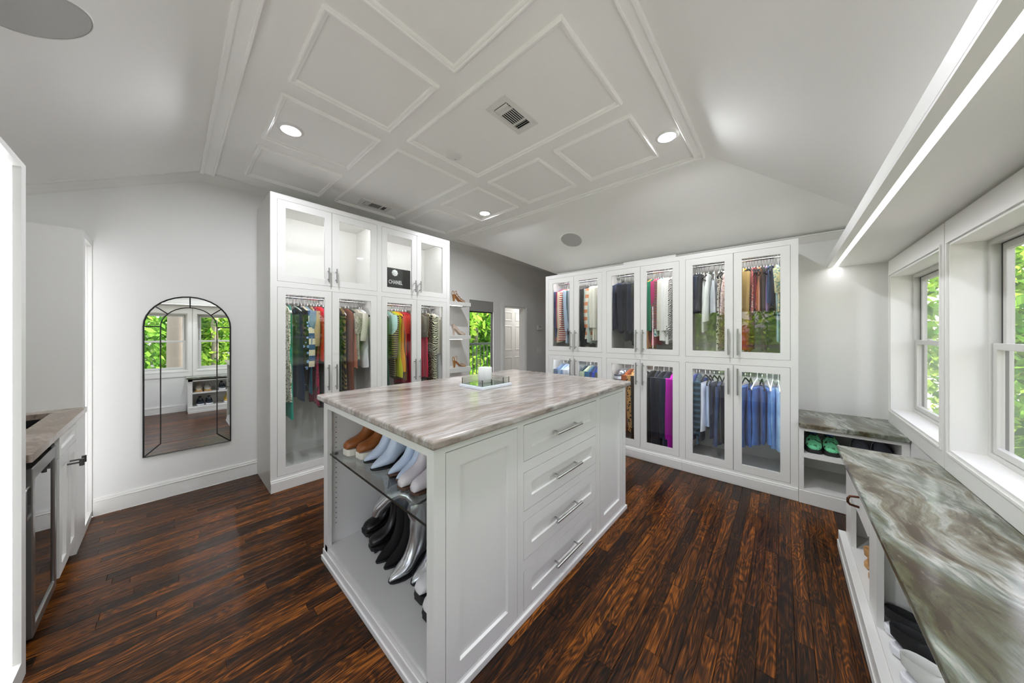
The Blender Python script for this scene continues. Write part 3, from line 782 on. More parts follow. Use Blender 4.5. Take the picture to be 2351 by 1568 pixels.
tag(obj('bench_countertop', bx(BX0-.02, BX1+.035, YW+.001, YC, .570, .600), M['bench_marble'], bevel=.007, seg=3), 'brown and green veined marble top of the long window bench', 'countertop')
# short bench against the right wall
B2 = thing('corner_shoe_bench', 'short white shoe bench with one shelf beside the wardrobe', 'bench', (3.172, 0, 0))
d2 = XR - 3.172 - .002
ya, yb2 = -.0855, YW + .002
obj('plinth', bx(-.004, d2, ya, yb2, 0, .098), M['white'], B2, bevel=.003)
obj('bottom_shelf', bx(0, d2, ya, yb2, .098, .110), M['white'], B2)
obj('top_panel', bx(0, d2, ya, yb2, .545, .570), M['white'], B2)
obj('back_panel', bx(d2-.012, d2, ya, yb2, .11, .545), M['white'], B2)
obj('side_panel', bx(0, d2, ya, ya-.028, .11, .545), M['white'], B2)
obj('side_panel', bx(0, d2, yb2, yb2+.034, .11, .545), M['white'], B2)
obj('middle_shelf', bx(0, d2-.012, ya-.028, yb2+.034, .346, .378), M['white'], B2)
tag(obj('corner_countertop', bx(3.148, XR-.001, -.0855, YW+.001, .570, .605), M['bench_marble'], bevel=.007, seg=3), 'green grey marble top of the short bench in the corner', 'countertop')

# ================================================================== lit shelving and bar on the left
TF = -.358
def tower(label, y0, y1, st0, st1, zb, zt, H, shelves, led):
    t = thing('lit_shelf_tower', label, 'shelving', (TF, y0, 0))
    D = TF - XL - .002; W = y1 - y0
    obj('side_panel', bx(-D, -.018, 0, .018, 0, H), M['white'], t); obj('side_panel', bx(-D, -.018, W-.018, W, 0, H), M['white'], t)
    obj('top_panel', bx(-D, -.018, .018, W-.018, zt+.002, H), M['white'], t)
    obj('bottom_panel', bx(-D, -.018, .018, W-.018, 0, zb), M['white'], t)
    obj('back_panel', bx(-D, -D+.012, .018, W-.018, zb, zt), M['white'], t)
    b = MB(); b.frame(0, W, 0, H, st0, W-st1, zb, zt, 0, .018); b.v = [(-p[1]+.0, p[0], p[2]) for p in b.v]
    obj('face_frame', b, M['white'], t)
    for yy in (st0-.004, W-st1-.004):
        obj('led_strip', bx(-.050, -.036, yy, yy+.008, zb+.02, zt-.02), led, t)
    for k, zz in enumerate(shelves):
        sh = obj('glass_shelf', bx(-D+.014, -.075, .02, W-.02, zz, zz+.008), M['shelf_glass'], t)
        obj('shelf_clip', MB().tube([(-.12, W-.019, zz-.02), (-.12, W-.034, zz-.02)], .006, 8), M['chrome'], t)
    return t
tower('tall white lit shelf unit before the bar fridge', 1.55, 2.12, .045, .050, .075, 1.878, 1.90, (.30, .62, .92, 1.20, 1.52), M['led_tower'])
tower('narrow white lit shelf tower between bar counter and mirror', 3.277, YB-.003, .050, .012, .046, 1.882, 1.922, (.5, .95, 1.4), M['led_tower_soft'])
bar = thing('bar_cabinet', 'white bar base cabinet with two doors and a top drawer', 'cabinet', (TF, 2.64, 0))
W = 3.277 - 2.64 - .001
D = TF - XL - .002
obj('carcass', MB().box(-D, -.0225, 0, W, .07, .63).box(-.060, -.0225, .0, W, .63, .783).box(-D, -.060, .0, .018, .63, .783), M['white'], bar)
obj('toe_kick', bx(-D, -.05, 0, W, 0, .07), M['white'], bar)
obj('stile', bx(-.022, 0, W-.225, W, .0, .783), M['white'], bar)
def xface(fn):
    """build a -y facing front, then turn it to face +x"""
    o_ = fn(); me = o_.data
    for v in me.vertices: v.co = (-v.co.y, v.co.x, v.co.z)
    me.flip_normals(); return o_
xface(lambda: shaker('drawer_front', bar, .004, W-.229, .664, .775, .04, .035))
def tknob(par, y, z):
    b = MB(); b.tube([(0, y, z), (.045, y, z)], .0045, 8); b.tube([(.045, y, z-.018), (.045, y, z+.018)], .0085, 12)
    return obj('knob', b, M['steel_dark'], par, smooth=60)
for (a, b_, ky) in ((.004, (W-.229)/2, (W-.229)/2-.03), ((W-.229)/2+.003, W-.229, (W-.229)/2+.035)):
    d = xface(lambda: shaker('door', bar, a, b_, .078, .656, .05)); tknob(d, ky, .585)
ct = MB(); sx0, sx1, sy0, sy1 = -.60, -.455, 2.72, 3.17
for q in ((XL+.002, sx0, 2.125, 3.275), (sx1, -.345, 2.125, 3.275), (sx0, sx1, 2.125, sy0), (sx0, sx1, sy1, 3.275)): ct.box(q[0], q[1], q[2], q[3], .785, .815)
tag(obj('bar_countertop', ct, M['bar_marble'], bevel=.0), 'brown marble bar counter with a cut out for the sink', 'countertop')
s_ = MB(); s_.rings([[(sx0,sy0,.784),(sx1,sy0,.784),(sx1,sy1,.784),(sx0,sy1,.784)],[(sx0,sy0,.66),(sx1,sy0,.66),(sx1,sy1,.66),(sx0,sy1,.66)]], True, False, True)
tag(obj('undermount_sink', s_, pbr('dark_sink', '#1d1b1a', .4)), 'dark undermount sink set into the bar counter', 'sink')
# beverage fridge
fr = thing('beverage_fridge', 'slim stainless beverage fridge with a dark glass door', 'fridge', (-.363, 2.24, 0))
FW, FH = .385, .735
obj('body', bx(-.50, -.040, .004, FW-.004, .05, FH-.008), M['black'], fr, bevel=.004)
obj('foot_grille', bx(-.50, -.055, .01, FW-.01, 0, .05), M['black_matte'], fr)
b = MB(); b.frame(0, FW, .055, FH, .034, FW-.034, .095, FH-.052, 0, .036); b.v = [(-p[1], p[0], p[2]) for p in b.v]
dd = obj('door', b, M['steel'], fr, bevel=.003)
obj('door_glass', bx(-.012, -.006, .030, FW-.030, .09, FH-.048), M['dark_glass'], dd)
obj('hinge', bx(-.06, -.004, FW-.07, FW-.006, FH, FH+.012), M['black'], fr, bevel=.003)
p = MB(); p.tube([(-.012, 0, .66), (-.012, -.030, .66), (-.012, -.036, .652), (-.012, -.036, .548), (-.012, -.030, .54), (-.012, 0, .54)], .0055, 8)
obj('handle', p, M['steel'], dd, smooth=60)
# ================================================================== clothes on hangers
_cl = {}
def cloth(col, pat='plain', col2='#ffffff', sc=1.0):
    key = (col, pat, col2, sc)
    if key in _cl: return _cl[key]
    m, nt, N, L, out = new_mat('cloth_%s_%s' % (pat, col.strip('#')))
    b = N.new('ShaderNodeBsdfPrincipled'); L.new(b.outputs[0], out.inputs[0])
    b.inputs['Roughness'].default_value = .85; b.inputs['Specular IOR Level'].default_value = .2; b.inputs['Sheen Weight'].default_value = .15
    tc = N.new('ShaderNodeTexCoord'); P = tc.outputs['Object']
    c1, c2 = srgb(col), srgb(col2); colour = None
    def wave(vec_scale, rot=(0,0,0), dist=0, detail=2):
        w = N.new('ShaderNodeTexWave'); w.bands_direction = 'Z'; w.inputs['Scale'].default_value = vec_scale
        w.inputs['Distortion'].default_value = dist; w.inputs['Detail'].default_value = detail
        L.new(mapping(N, L, P, rot=rot), w.inputs['Vector']); return w.outputs[1]
    def thr(src, lo, hi):
        r = ramp(N, [(lo, '#000000'), (hi, '#ffffff')]); L.new(src, r.inputs[0]); return r.outputs[0]
    if pat == 'hstripe': colour = mixc(N, L, thr(wave(9*sc), .52, .56), c1, c2)
    elif pat == 'vstripe':
        w = N.new('ShaderNodeTexWave'); w.bands_direction = 'X'; w.inputs['Scale'].default_value = 14*sc; L.new(P, w.inputs['Vector'])
        colour = mixc(N, L, thr(w.outputs[1], .55, .6), c1, c2)
    elif pat == 'plaid':
        w = N.new('ShaderNodeTexWave'); w.bands_direction = 'X'; w.inputs['Scale'].default_value = 6*sc; L.new(P, w.inputs['Vector'])
        a = mixc(N, L, thr(w.outputs[1], .6, .66), c1, c2)
        colour = mixc(N, L, thr(wave(6*sc), .6, .66), a, c2)
    elif pat == 'zebra': colour = mixc(N, L, thr(wave(6*sc, (.3,.5,0), 9, 1.5), .48, .54), c1, c2)
    elif pat in ('dots', 'leopard', 'sequin', 'honey'):
        v = N.new('ShaderNodeTexVoronoi'); v.inputs['Scale'].default_value = {'dots': 38, 'leopard': 40, 'sequin': 130, 'honey': 45}[pat]*sc
        if pat == 'honey': v.feature = 'DISTANCE_TO_EDGE'
        L.new(P, v.inputs['Vector'])
        if pat == 'dots': colour = mixc(N, L, thr(v.outputs['Distance'], .30, .34), c2, c1)
        elif pat == 'leopard':
            n = N.new('ShaderNodeTexNoise'); n.inputs['Scale'].default_value = 60*sc; L.new(P, n.inputs['Vector'])
            ad = N.new('ShaderNodeMath'); ad.operation = 'MULTIPLY_ADD'; ad.inputs[1].default_value = .5; L.new(n.outputs[0], ad.inputs[0]); L.new(v.outputs['Distance'], ad.inputs[2])
            colour = mixc(N, L, thr(ad.outputs[0], .60, .66), c2, c1)
        elif pat == 'honey': colour = mixc(N, L, thr(v.outputs['Distance'], .03, .08), c2, c1)
        else: colour = mixc(N, L, v.outputs['Color'], c1, c2); b.inputs['Roughness'].default_value = .35
    elif pat == 'floral':
        n = N.new('ShaderNodeTexNoise'); n.inputs['Scale'].default_value = 46*sc; n.inputs['Detail'].default_value = 3; L.new(P, n.inputs['Vector'])
        colour = mixc(N, L, thr(n.outputs[0], .54, .58), c1, c2)
        n2 = N.new('ShaderNodeTexNoise'); n2.inputs['Scale'].default_value = 60*sc; L.new(mapping(N, L, P, loc=(5,3,1)), n2.inputs['Vector'])
        mid = tuple((c1[i]*.4 + c2[2-i]*.6) for i in range(3))
        colour = mixc(N, L, thr(n2.outputs[0], .60, .63), colour, mid)
    elif pat == 'denim':
        n = N.new('ShaderNodeTexNoise'); n.inputs['Scale'].default_value = 7; n.inputs['Detail'].default_value = 4; L.new(P, n.inputs['Vector'])
        colour = mixc(N, L, thr(n.outputs[0], .35, .75), c1, tuple(min(1, x*1.7 + .02) for x in c1))
    elif pat == 'band':          # darker yoke above, second colour below
        sx = N.new('ShaderNodeSeparateXYZ'); L.new(P, sx.inputs[0])
        mr = N.new('ShaderNodeMath'); mr.operation = 'LESS_THAN'; mr.inputs[1].default_value = -.45*sc; L.new(sx.outputs['Z'], mr.inputs[0])
        colour = mixc(N, L, mr.outputs[0], c1, c2)
    if colour is None: b.inputs['Base Color'].default_value = (*c1, 1)
    else: L.new(colour, b.inputs['Base Color'])
    nz = N.new('ShaderNodeTexNoise'); nz.inputs['Scale'].default_value = 18; nz.inputs['Detail'].default_value = 3
    L.new(mapping(N, L, P, scale=(2.2, 2.2, .5)), nz.inputs['Vector'])
    bp = N.new('ShaderNodeBump'); bp.inputs['Strength'].default_value = .45; bp.inputs['Distance'].default_value = .012
    L.new(nz.outputs[0], bp.inputs['Height']); L.new(bp.outputs[0], b.inputs['Normal'])
    _cl[key] = m; return m

M['hanger_black'] = pbr('black_velvet', '#0b0b0c', .9)
M['hanger_white'] = pbr('white_hanger', '#e9e9e8', .35)
_hm = {}
def hanger_meshes(col):
    if col in _hm: return _hm[col]
    hook = MB(); pts = [(0, 0, -.085), (0, 0, -.045)]
    for i in range(11):
        a = -pi/2 + (pi*1.35)*i/10
        pts.append((.0175*cos(a)*(1 if True else 1), 0, .0002 + .0175*sin(a)*1.0 - .002 + .0))
    # hook curls over the rail in the width direction
    pts = [(0, 0, -.085), (0, 0, -.040), (.010, 0, -.026)] + [(.0185*cos(a), 0, .0185*sin(a)) for a in [radians(q) for q in (-40, 0, 40, 80, 120, 160, 195)]]
    hook.tube(pts, .0019, 6)
    arm = MB(); r = .0055 if col == 'black' else .0042
    arm.tube([(-.195, 0, -.150), (-.17, 0, -.137), (-.08, 0, -.103), (-.02, 0, -.084), (0, 0, -.080), (.02, 0, -.084), (.08, 0, -.103), (.17, 0, -.137), (.195, 0, -.150)], r, 8, flat=1.25)
    arm.tube([(-.195, 0, -.150), (-.18, 0, -.158), (.18, 0, -.158), (.195, 0, -.150)], r*.7, 6)
    h = hook.mesh('hook', 60); h.materials.append(M['chrome'] if col == 'black' else M['hanger_white'])
    a = arm.mesh('clothes_hanger', 60); a.materials.append(M['hanger_' + col])
    _hm[col] = (a, h); return _hm[col]
def hanger(p, rotz, col, where, desc):
    a, h = hanger_meshes(col)
    o = bpy.data.objects.new('clothes_hanger', a); COL.objects.link(o); o.location = p; o.rotation_euler = (0, 0, rotz)
    k = obj('hook', h, None, o)
    tag(o, '%s clothes hanger holding the %s' % ({'black': 'slim black', 'white': 'thin white'}[col], desc), 'hanger', '%s hangers %s' % (col, where))

def interp(keys, z):
    for i in range(len(keys)-1):
        (z0, *a), (z1, *b_) = keys[i], keys[i+1]
        if z <= z0 and z >= z1:
            f = (z0 - z)/(z0 - z1 + 1e-9); f = f*f*(3-2*f) if i > 2 else f
            return [x + (y - x)*f for x, y in zip(a, b_)]
    return list(keys[-1][1:])
def garment(p, rotz, kind, L, t, mat_, name, label, group, seed, hem=None):
    """kind: top, short, tank, dress, coat, skirt. local x = across the garment, y = along the rail, z = down from rail"""
    R = random.Random(seed)
    sh = {'top': .205, 'short': .205, 'tank': .15, 'dress': .175, 'coat': .19, 'skirt': .155, 'knit': .20}[kind]
    hem = hem or {'top': .20, 'short': .20, 'tank': .18, 'dress': .205, 'coat': .20, 'skirt': .19, 'knit': .195}[kind]
    z0 = -.075; zb = -L
    if kind == 'skirt':
        keys = [(-.150, sh*.98, t*.7), (-.165, sh, t*.8), (-.25, sh*1.04, t*.9), (zb, hem, t*1.05)]; ztop = -.150
    elif kind == 'tank':
        keys = [(-.085, .06, t*.3), (-.10, .085, t*.35), (-.16, .10, t*.5), (-.24, sh*.92, t*.8), (-.30, sh, t), (zb, hem, t)]; ztop = -.085
    else:
        keys = [(z0, .045, t*.45), (z0-.010, .065, t*.55), (z0-.030, .12, t*.60), (z0-.062, sh*.97, t*.60), (z0-.10, sh, t*.8), (z0-.22, sh*.95, t), (z0-.40 if -L < z0-.45 else (zb+z0)/2, sh*.93, t), (zb, hem, t*1.05)]; ztop = z0
    nz = max(12, int(L/.045)); n = 30
    ph, ph2, k1, k2 = R.uniform(0, 6), R.uniform(0, 6), R.uniform(2.2, 3.6), R.uniform(5, 8)
    drift = R.uniform(-.012, .012); tilt = R.uniform(-.012, .012)
    zz = [k[0] for k in keys[:5]] if kind != 'skirt' else [k[0] for k in keys[:2]]
    zlast = zz[-1]
    zz += [zlast + (zb - zlast)*(i+1)/nz for i in range(nz)]
    rings = []
    for z in zz:
        w, th = interp(keys, z); f = (ztop - z)/(ztop - zb)
        amp = th*.55*f**.7; ring = []
        for j in range(n):
            a = 2*pi*j/n; ca, sa = cos(a), sin(a)
            x = w*math.copysign(abs(ca)**.82, ca); y = th*math.copysign(abs(sa)**.9, sa)
            x *= 1 + .035*f*sin(k2*z*3 + ph)
            y += amp*(.6*sin(k1*pi*x/w*.5 + ph) + .4*sin(k2*x/w + ph2 + z*4)) + drift*f
            x += tilt*f
            dz_ = .012*f*f*sin(4*x/w + ph2)
            ring.append((x, y, z + dz_))
        rings.append(ring)
    b = MB(); b.rings(rings, True, True, False)
    # rolled hem: fold the last ring a little inside
    last = rings[-1]; cx_ = sum(q[0] for q in last)/n; cy_ = sum(q[1] for q in last)/n
    b.rings([last, [(cx_+(q[0]-cx_)*.94, cy_+(q[1]-cy_)*.7, q[2]+.004) for q in last], [(cx_+(q[0]-cx_)*.93, cy_+(q[1]-cy_)*.65, q[2]+.10) for q in last]], True)
    o = obj(name, b, mat_, None, smooth=70); o.location = p; o.rotation_euler = (0, 0, rotz)
    tag(o, label, name.split('_')[-1], group)
    if kind in ('top', 'short', 'coat', 'knit'):
        sl = {'top': .50, 'short': .20, 'coat': .60, 'knit': .46}[kind]; sl = min(sl, L - .1)
        for s in (-1, 1):
            q = []; rr = []
            yo = R.uniform(-.3, .3)*t
            for i in range(9):
                f = i/8
                q.append((s*(sh*.90 + .022*sin(f*2.2) - .018*f), yo*f + drift*f, z0 - .052 - sl*f)); rr.append((.044 if kind != 'coat' else .050)*(1 - .30*f))
            sb = MB(); sb.tube(q, rr, 12, True, flat=min(1.0, max(.42, t*.95/.046)))
            so = obj('sleeve', sb, mat_, o, smooth=70)
    if kind in ('tank', 'dress') and kind == 'tank':
        for s in (-1, 1):
            sb = MB(); sb.tube([(s*.055, 0, -.080), (s*.06, 0, -.10), (s*.085, 0, -.19)], .007, 6, flat=.6); obj('strap', sb, mat_, o)
    return o

# (u, v_bottom, kind, name, colour, pattern, colour2, scale, hanger, description)
G = {}
G['LA'] = [
 (660,918,'dress','patterned_dress','#e9e6d6','floral','#6f7a3a',1.4,'white','cream and olive patterned long dress'),
 (670,956,'dress','long_dress','#12806a','band','#14a08a',1.0,'white','emerald green floor length dress'),
 (684,915,'skirt','long_trousers','#1c2a44','plain','',1,'white','navy wide leg trousers'),
 (693,884,'top','print_shirt','#15161c','dots','#8fb0dc',.55,'white','black shirt with pale blue lip print'),
 (701,837,'top','striped_shirt','#e8dcc0','hstripe','#3f5c88',.35,'black','cream and blue broad striped shirt'),
 (709,794,'short','denim_blouse','#6f8496','denim','',1,'white','washed grey blue denim blouse'),
 (715,899,'skirt','honeycomb_skirt','#1d5f78','honey','#0f3c50',1,'black','teal honeycomb patterned long skirt'),
 (723,787,'knit','tan_cardigan','#bda27c','plain','',1,'black','thin tan long sleeved cardigan'),
 (730,925,'dress','floral_dress','#c81f52','floral','#2a1020',.8,'black','magenta dress with dark flower hem'),
 (736,826,'dress','red_dress','#e0201c','plain','',1,'black','bright red short dress'),
 (743,790,'short','pink_blouse','#f02a5e','plain','',1,'black','hot pink short sleeved blouse'),
 (752,935,'dress','black_dress','#101012','plain','',1,'black','plain black dress beside the cabinet middle'),
 (784,930,'dress','dark_green_dress','#16301f','plain','',1,'black','very dark green long dress'),
 (792,925,'dress','chain_print_dress','#17130f','zebra','#8a7440',1.2,'white','black dress with gold chain print'),
 (804,915,'dress','rust_leather_dress','#7a4431','plain','',1,'black','rust brown leather long dress'),
 (812,842,'skirt','copper_trousers','#a9694e','plain','',1,'black','copper brown satin trousers'),
 (820,822,'short','sequin_top','#c9c3b4','sequin','#6d6656',1,'white','silver sequin covered top'),
 (829,776,'knit','ivory_pullover','#dcd8c8','plain','',1,'white','ivory knitted top'),
 (837,840,'dress','white_dress','#f0f0f2','plain','',1,'black','flared plain white dress'),
 (849,815,'tank','white_camisole','#e6e6e8','plain','',1,'black','white camisole at the end of the rail')]
G['LB'] = [
 (891,905,'dress','pine_green_dress','#1f4a38','plain','',1,'white','pine green long dress'),
 (901,769,'knit','mint_striped_knit','#d3ece4','hstripe','#8fc4bb',2.4,'white','pale mint fine striped knit'),
 (907,861,'knit','gold_striped_dress','#23262c','hstripe','#9c8a4a',1.5,'white','black and gold striped sweater dress'),
 (913,864,'dress','lime_dress','#cfd416','plain','',1,'black','lime yellow sleeveless dress'),
 (921,850,'dress','golden_dress','#f0a416','plain','',1,'black','golden yellow long dress'),
 (927,870,'skirt','bronze_skirt','#8c6a3c','plain','',1,'black','bronze coloured long skirt'),
 (932,815,'short','coral_dress','#d8402e','plain','',1,'black','coral red short sleeved dress'),
 (938,880,'dress','crimson_dress','#c01030','plain','',1,'black','crimson floor length dress'),
 (945,905,'dress','burgundy_dress','#7d1626','plain','',1,'black','burgundy long dress'),
 (972,772,'short','olive_sequin_top','#7f7a66','sequin','#3c3a30',1,'white','olive grey sequin top'),
 (978,865,'skirt','pink_trousers','#e02450','plain','',1,'black','hot pink slim trousers'),
 (985,872,'dress','spotted_dress','#3a2c24','dots','#b7a488',2.4,'black','brown dress with fine beige dots'),
 (993,868,'knit','zebra_dress','#d8d6b4','zebra','#17160f',2.6,'black','pale green and black zebra dress'),
 (1002,806,'knit','lace_top','#e9e4d4','honey','#c9c2ae',1.6,'white','ivory lace long sleeved top'),
 (1010,885,'dress','white_lace_dress','#f1f1f0','plain','',1,'black','white long dress at the cabinet edge')]
G['U1'] = [
 (1277,774,'knit','navy_sweater','#3a3f78','plain','',1,'white','blue violet sweater'),
 (1282,780,'knit','magenta_sweater','#c02a62','band','#d8402e',1,'white','magenta and red sweater'),
 (1287,784,'knit','beige_sweater','#e0c9b0','plain','',1,'white','beige peach sweater'),
 (1292,783,'knit','red_striped_sweater','#f0ead8','hstripe','#c03a34',1.3,'white','cream sweater with red stripes'),
 (1298,787,'top','pale_blue_shirt','#a9b8cc','plain','',1,'black','pale blue shirt'),
 (1304,770,'knit','bottle_green_sweater','#1f4a4c','band','#15161a',1,'white','bottle green and black sweater'),
 (1311,782,'top','grey_shirt','#8e949c','plain','',1,'white','mid grey shirt'),
 (1332,765,'knit','charcoal_sweater','#3b404d','plain','',1,'white','charcoal sweater with wide shoulders'),
 (1338,795,'top','black_jumper','#15161b','plain','',1,'black','black jumper with long hem'),
 (1345,787,'knit','sage_sweater','#b4c0b8','plain','',1,'white','pale sage sweater'),
 (1352,778,'knit','orange_banded_sweater','#e6dfcc','hstripe','#dd8a5c',.4,'white','cream sweater with a wide orange band'),
 (1360,780,'knit','cream_sweater','#e4dfcf','plain','',1,'white','thick cream sweater'),
 (1368,782,'knit','ivory_sweater','#eeeadd','plain','',1,'white','ivory sweater at the frame')]
G['U2'] = [
 (1411,753,'top','ruffled_blouse','#252c45','plain','',1,'white','navy ruffled blouse'),
 (1422,763,'top','midnight_blazer','#1d2233','plain','',1,'white','midnight blue blazer'),
 (1433,782,'top','black_blazer','#14161d','plain','',1,'white','black blazer with long tails'),
 (1444,763,'top','ink_jacket','#1f2534','plain','',1,'white','ink blue jacket'),
 (1453,791,'short','olive_shirt','#3c4038','plain','',1,'white','dark olive short sleeved shirt'),
 (1462,780,'top','graphite_shirt','#30333a','plain','',1,'white','graphite grey shirt'),
 (1485,799,'top','mustard_blouse','#d99a20','plain','',1,'black','mustard blouse at the left frame'),
 (1490,762,'top','jade_blouse','#1d7a58','plain','',1,'white','jade green blouse'),
 (1496,791,'dress','coral_pink_dress','#dc5560','plain','',1,'black','coral pink ruffled dress'),
 (1501,724,'top','fuchsia_blouse','#b4346c','plain','',1,'black','fuchsia blouse'),
 (1507,749,'top','multicolour_knit','#2c3a54','hstripe','#b06a50',2.2,'black','navy and rust striped knit'),
 (1512,770,'dress','garden_print_dress','#cfe0d0','floral','#2f7fa4',1.0,'black','mint dress with blue garden print'),
 (1518,776,'top','oatmeal_blouse','#e8e3d6','plain','',1,'white','oatmeal white blouse'),
 (1526,784,'top','white_blouse','#f2f2f0','plain','',1,'white','crisp white blouse'),
 (1534,787,'top','linen_shirt','#f0eee8','plain','',1,'white','white linen long shirt'),
 (1542,780,'top','zebra_blouse','#f2efe9','zebra','#1b1b1b',4.0,'black','white and black zebra blouse')]
G['U3'] = [
 (1591,717,'short','black_tee','#191b22','plain','',1,'black','black T-shirt at the frame'),
 (1597,718,'short','navy_tee','#20263a','plain','',1,'black','dark navy T-shirt'),
 (1603,712,'tank','charcoal_camisole','#2c2f38','plain','',1,'black','charcoal camisole'),
 (1610,762,'tank','white_slip_dress','#f1f1ee','plain','',1,'black','white slip dress'),
 (1621,740,'tank','white_tank_top','#e9ebe6','plain','',1,'black','white ribbed tank top'),
 (1634,722,'tank','sheer_grey_top','#c6cad0','plain','',1,'black','sheer pale grey top'),
 (1646,720,'tank','polka_dot_top','#f1efe8','dots','#16161a',.9,'black','white top with black polka dots'),
 (1652,803,'skirt','cheetah_skirt','#d6d2c8','leopard','#26231f',1.5,'black','grey cheetah print skirt'),
 (1660,725,'tank','blush_floral_top','#ecdcd6','floral','#b07a82',1.0,'black','blush flower print top'),
 (1704,742,'knit','straw_knit','#b99a5e','plain','',1,'black','straw coloured knit'),
 (1711,732,'tank','mustard_camisole','#e0a010','plain','',1,'black','mustard yellow camisole'),
 (1718,806,'skirt','vermilion_skirt','#d4382c','plain','',1,'black','vermilion long skirt'),
 (1725,716,'tank','red_floral_top','#b03a34','floral','#efe2d8',2.0,'black','red top with white flowers'),
 (1731,713,'tank','garnet_top','#8a1526','plain','',1,'black','garnet red top'),
 (1739,714,'tank','blush_camisole','#d69c84','plain','',1,'black','blush pink top'),
 (1747,714,'tank','copper_camisole','#b06c3c','plain','',1,'black','copper orange top'),
 (1754,803,'skirt','umber_skirt','#4c3c36','plain','',1,'black','narrow umber brown skirt'),
 (1761,715,'tank','lavender_knit_top','#a986b4','honey','#8a6a98',2.2,'black','lavender crochet top'),
 (1769,700,'tank','steel_blue_top','#3f5a80','plain','',1,'black','steel blue top'),
 (1776,696,'tank','navy_tee_shirt','#27304c','plain','',1,'black','deep navy top'),
 (1784,720,'short','meadow_print_top','#cfc79a','floral','#4f8a92',1.8,'black','yellow and teal meadow print top'),
 (1789,781,'dress','sky_dress','#a9ccd6','plain','',1,'white','pale sky blue dress')]
G['D1'] = [
 (1278,905,'top','slate_denim_jacket','#55657e','denim','',1,'white','slate denim jacket'),
 (1286,905,'top','chambray_shirt','#8fa4c2','plain','',1,'white','light chambray shirt'),
 (1294,905,'top','pinstripe_shirt','#c3cede','vstripe','#6f86ac',1.5,'white','pale pinstripe shirt'),
 (1303,905,'top','dove_shirt','#b9bec8','plain','',1,'white','dove grey shirt'),
 (1332,905,'coat','spruce_coat','#16303a','plain','',1,'white','dark spruce coat'),
 (1341,905,'top','sage_jacket','#a8b49a','plain','',1,'white','sage green jacket'),
 (1350,905,'top','peacock_jacket','#2a5a7e','plain','',1,'white','peacock blue jacket'),
 (1358,905,'top','indigo_jacket','#232a5a','plain','',1,'white','indigo jacket'),
 (1365,905,'top','cobalt_jacket','#1f3fa0','plain','',1,'white','cobalt blue jacket'),
 (1372,905,'top','moss_jacket','#5c6250','plain','',1,'white','moss grey jacket')]
G['D2'] = [
 (1421,960,'coat','plaid_coat','#c9ccd2','plaid','#55585f',1.0,'white','grey and white plaid coat'),
 (1438,985,'coat','cognac_jacket','#8a4a2a','plain','',1,'white','cognac brown leather jacket'),
 (1449,1006,'coat','leopard_fur_coat','#b98c54','leopard','#1b130c',1.0,'white','leopard print fur coat'),
 (1464,1000,'coat','espresso_coat','#2c2320','plain','',1,'white','espresso brown coat'),
 (1489,1014,'coat','black_coat','#17181c','plain','',1,'white','black coat with buttons on the cuff'),
 (1501,1018,'coat','navy_coat','#161a2a','plain','',1,'white','very dark navy coat'),
 (1514,1022,'coat','charcoal_coat','#23252d','plain','',1,'white','charcoal coat'),
 (1526,1026,'coat','blue_wool_coat','#1b2338','plain','',1,'white','blue black wool coat'),
 (1541,1032,'coat','magenta_coat','#a8089a','plain','',1,'white','vivid magenta coat')]
G['D3'] = [
 (1592,1010,'top','indigo_striped_shirt','#2f3a78','vstripe','#5b6ab0',1.0,'black','indigo striped shirt'),
 (1599,1014,'top','tartan_shirt','#1f3038','plaid','#3f5c70',1.0,'black','dark green tartan shirt'),
 (1613,987,'skirt','white_jeans','#e6e9f2','plain','',1,'black','white jeans'),
 (1624,975,'skirt','ice_blue_jeans','#b4c4e2','plain','',1,'black','ice blue jeans'),
 (1634,1000,'skirt','ink_jeans','#1c2238','denim','',1,'black','ink blue jeans'),
 (1646,1022,'skirt','navy_flared_jeans','#3d4c74','denim','',1,'black','navy flared jeans'),
 (1660,1014,'skirt','black_jeans','#161a26','plain','',1,'black','black jeans'),
 (1709,1019,'skirt','blue_denim_skirt','#2f5490','denim','',1,'black','mid blue frayed denim skirt'),
 (1722,1016,'skirt','cobalt_denim_skirt','#294f8e','denim','',1,'black','cobalt denim skirt'),
 (1738,1019,'skirt','classic_denim_shorts','#365c9a','denim','',1,'white','classic blue denim shorts'),
 (1750,1014,'skirt','dark_denim_shorts','#26467e','denim','',1,'black','dark blue denim shorts'),
 (1762,1012,'skirt','stitched_denim_skirt','#4a74b0','denim','',1,'white','stitched mid denim skirt'),
 (1776,1024,'skirt','light_denim_shorts','#7fa4da','denim','',1,'white','light blue denim shorts'),
 (1789,1028,'skirt','bleached_denim_shorts','#9dbbe6','denim','',1,'white','bleached denim shorts with frayed hem')]
WHERE = {'LA': 'in the tall cabinet beside the arched mirror', 'LB': 'in the tall cabinet by the shelves', 'U1': 'high in the wardrobe nearest the hallway',
         'U2': 'high in the middle wardrobe', 'U3': 'high in the wardrobe beside the bench', 'D1': 'low in the wardrobe nearest the hallway',
         'D2': 'low in the middle wardrobe', 'D3': 'low in the wardrobe beside the bench'}
gseed = 100
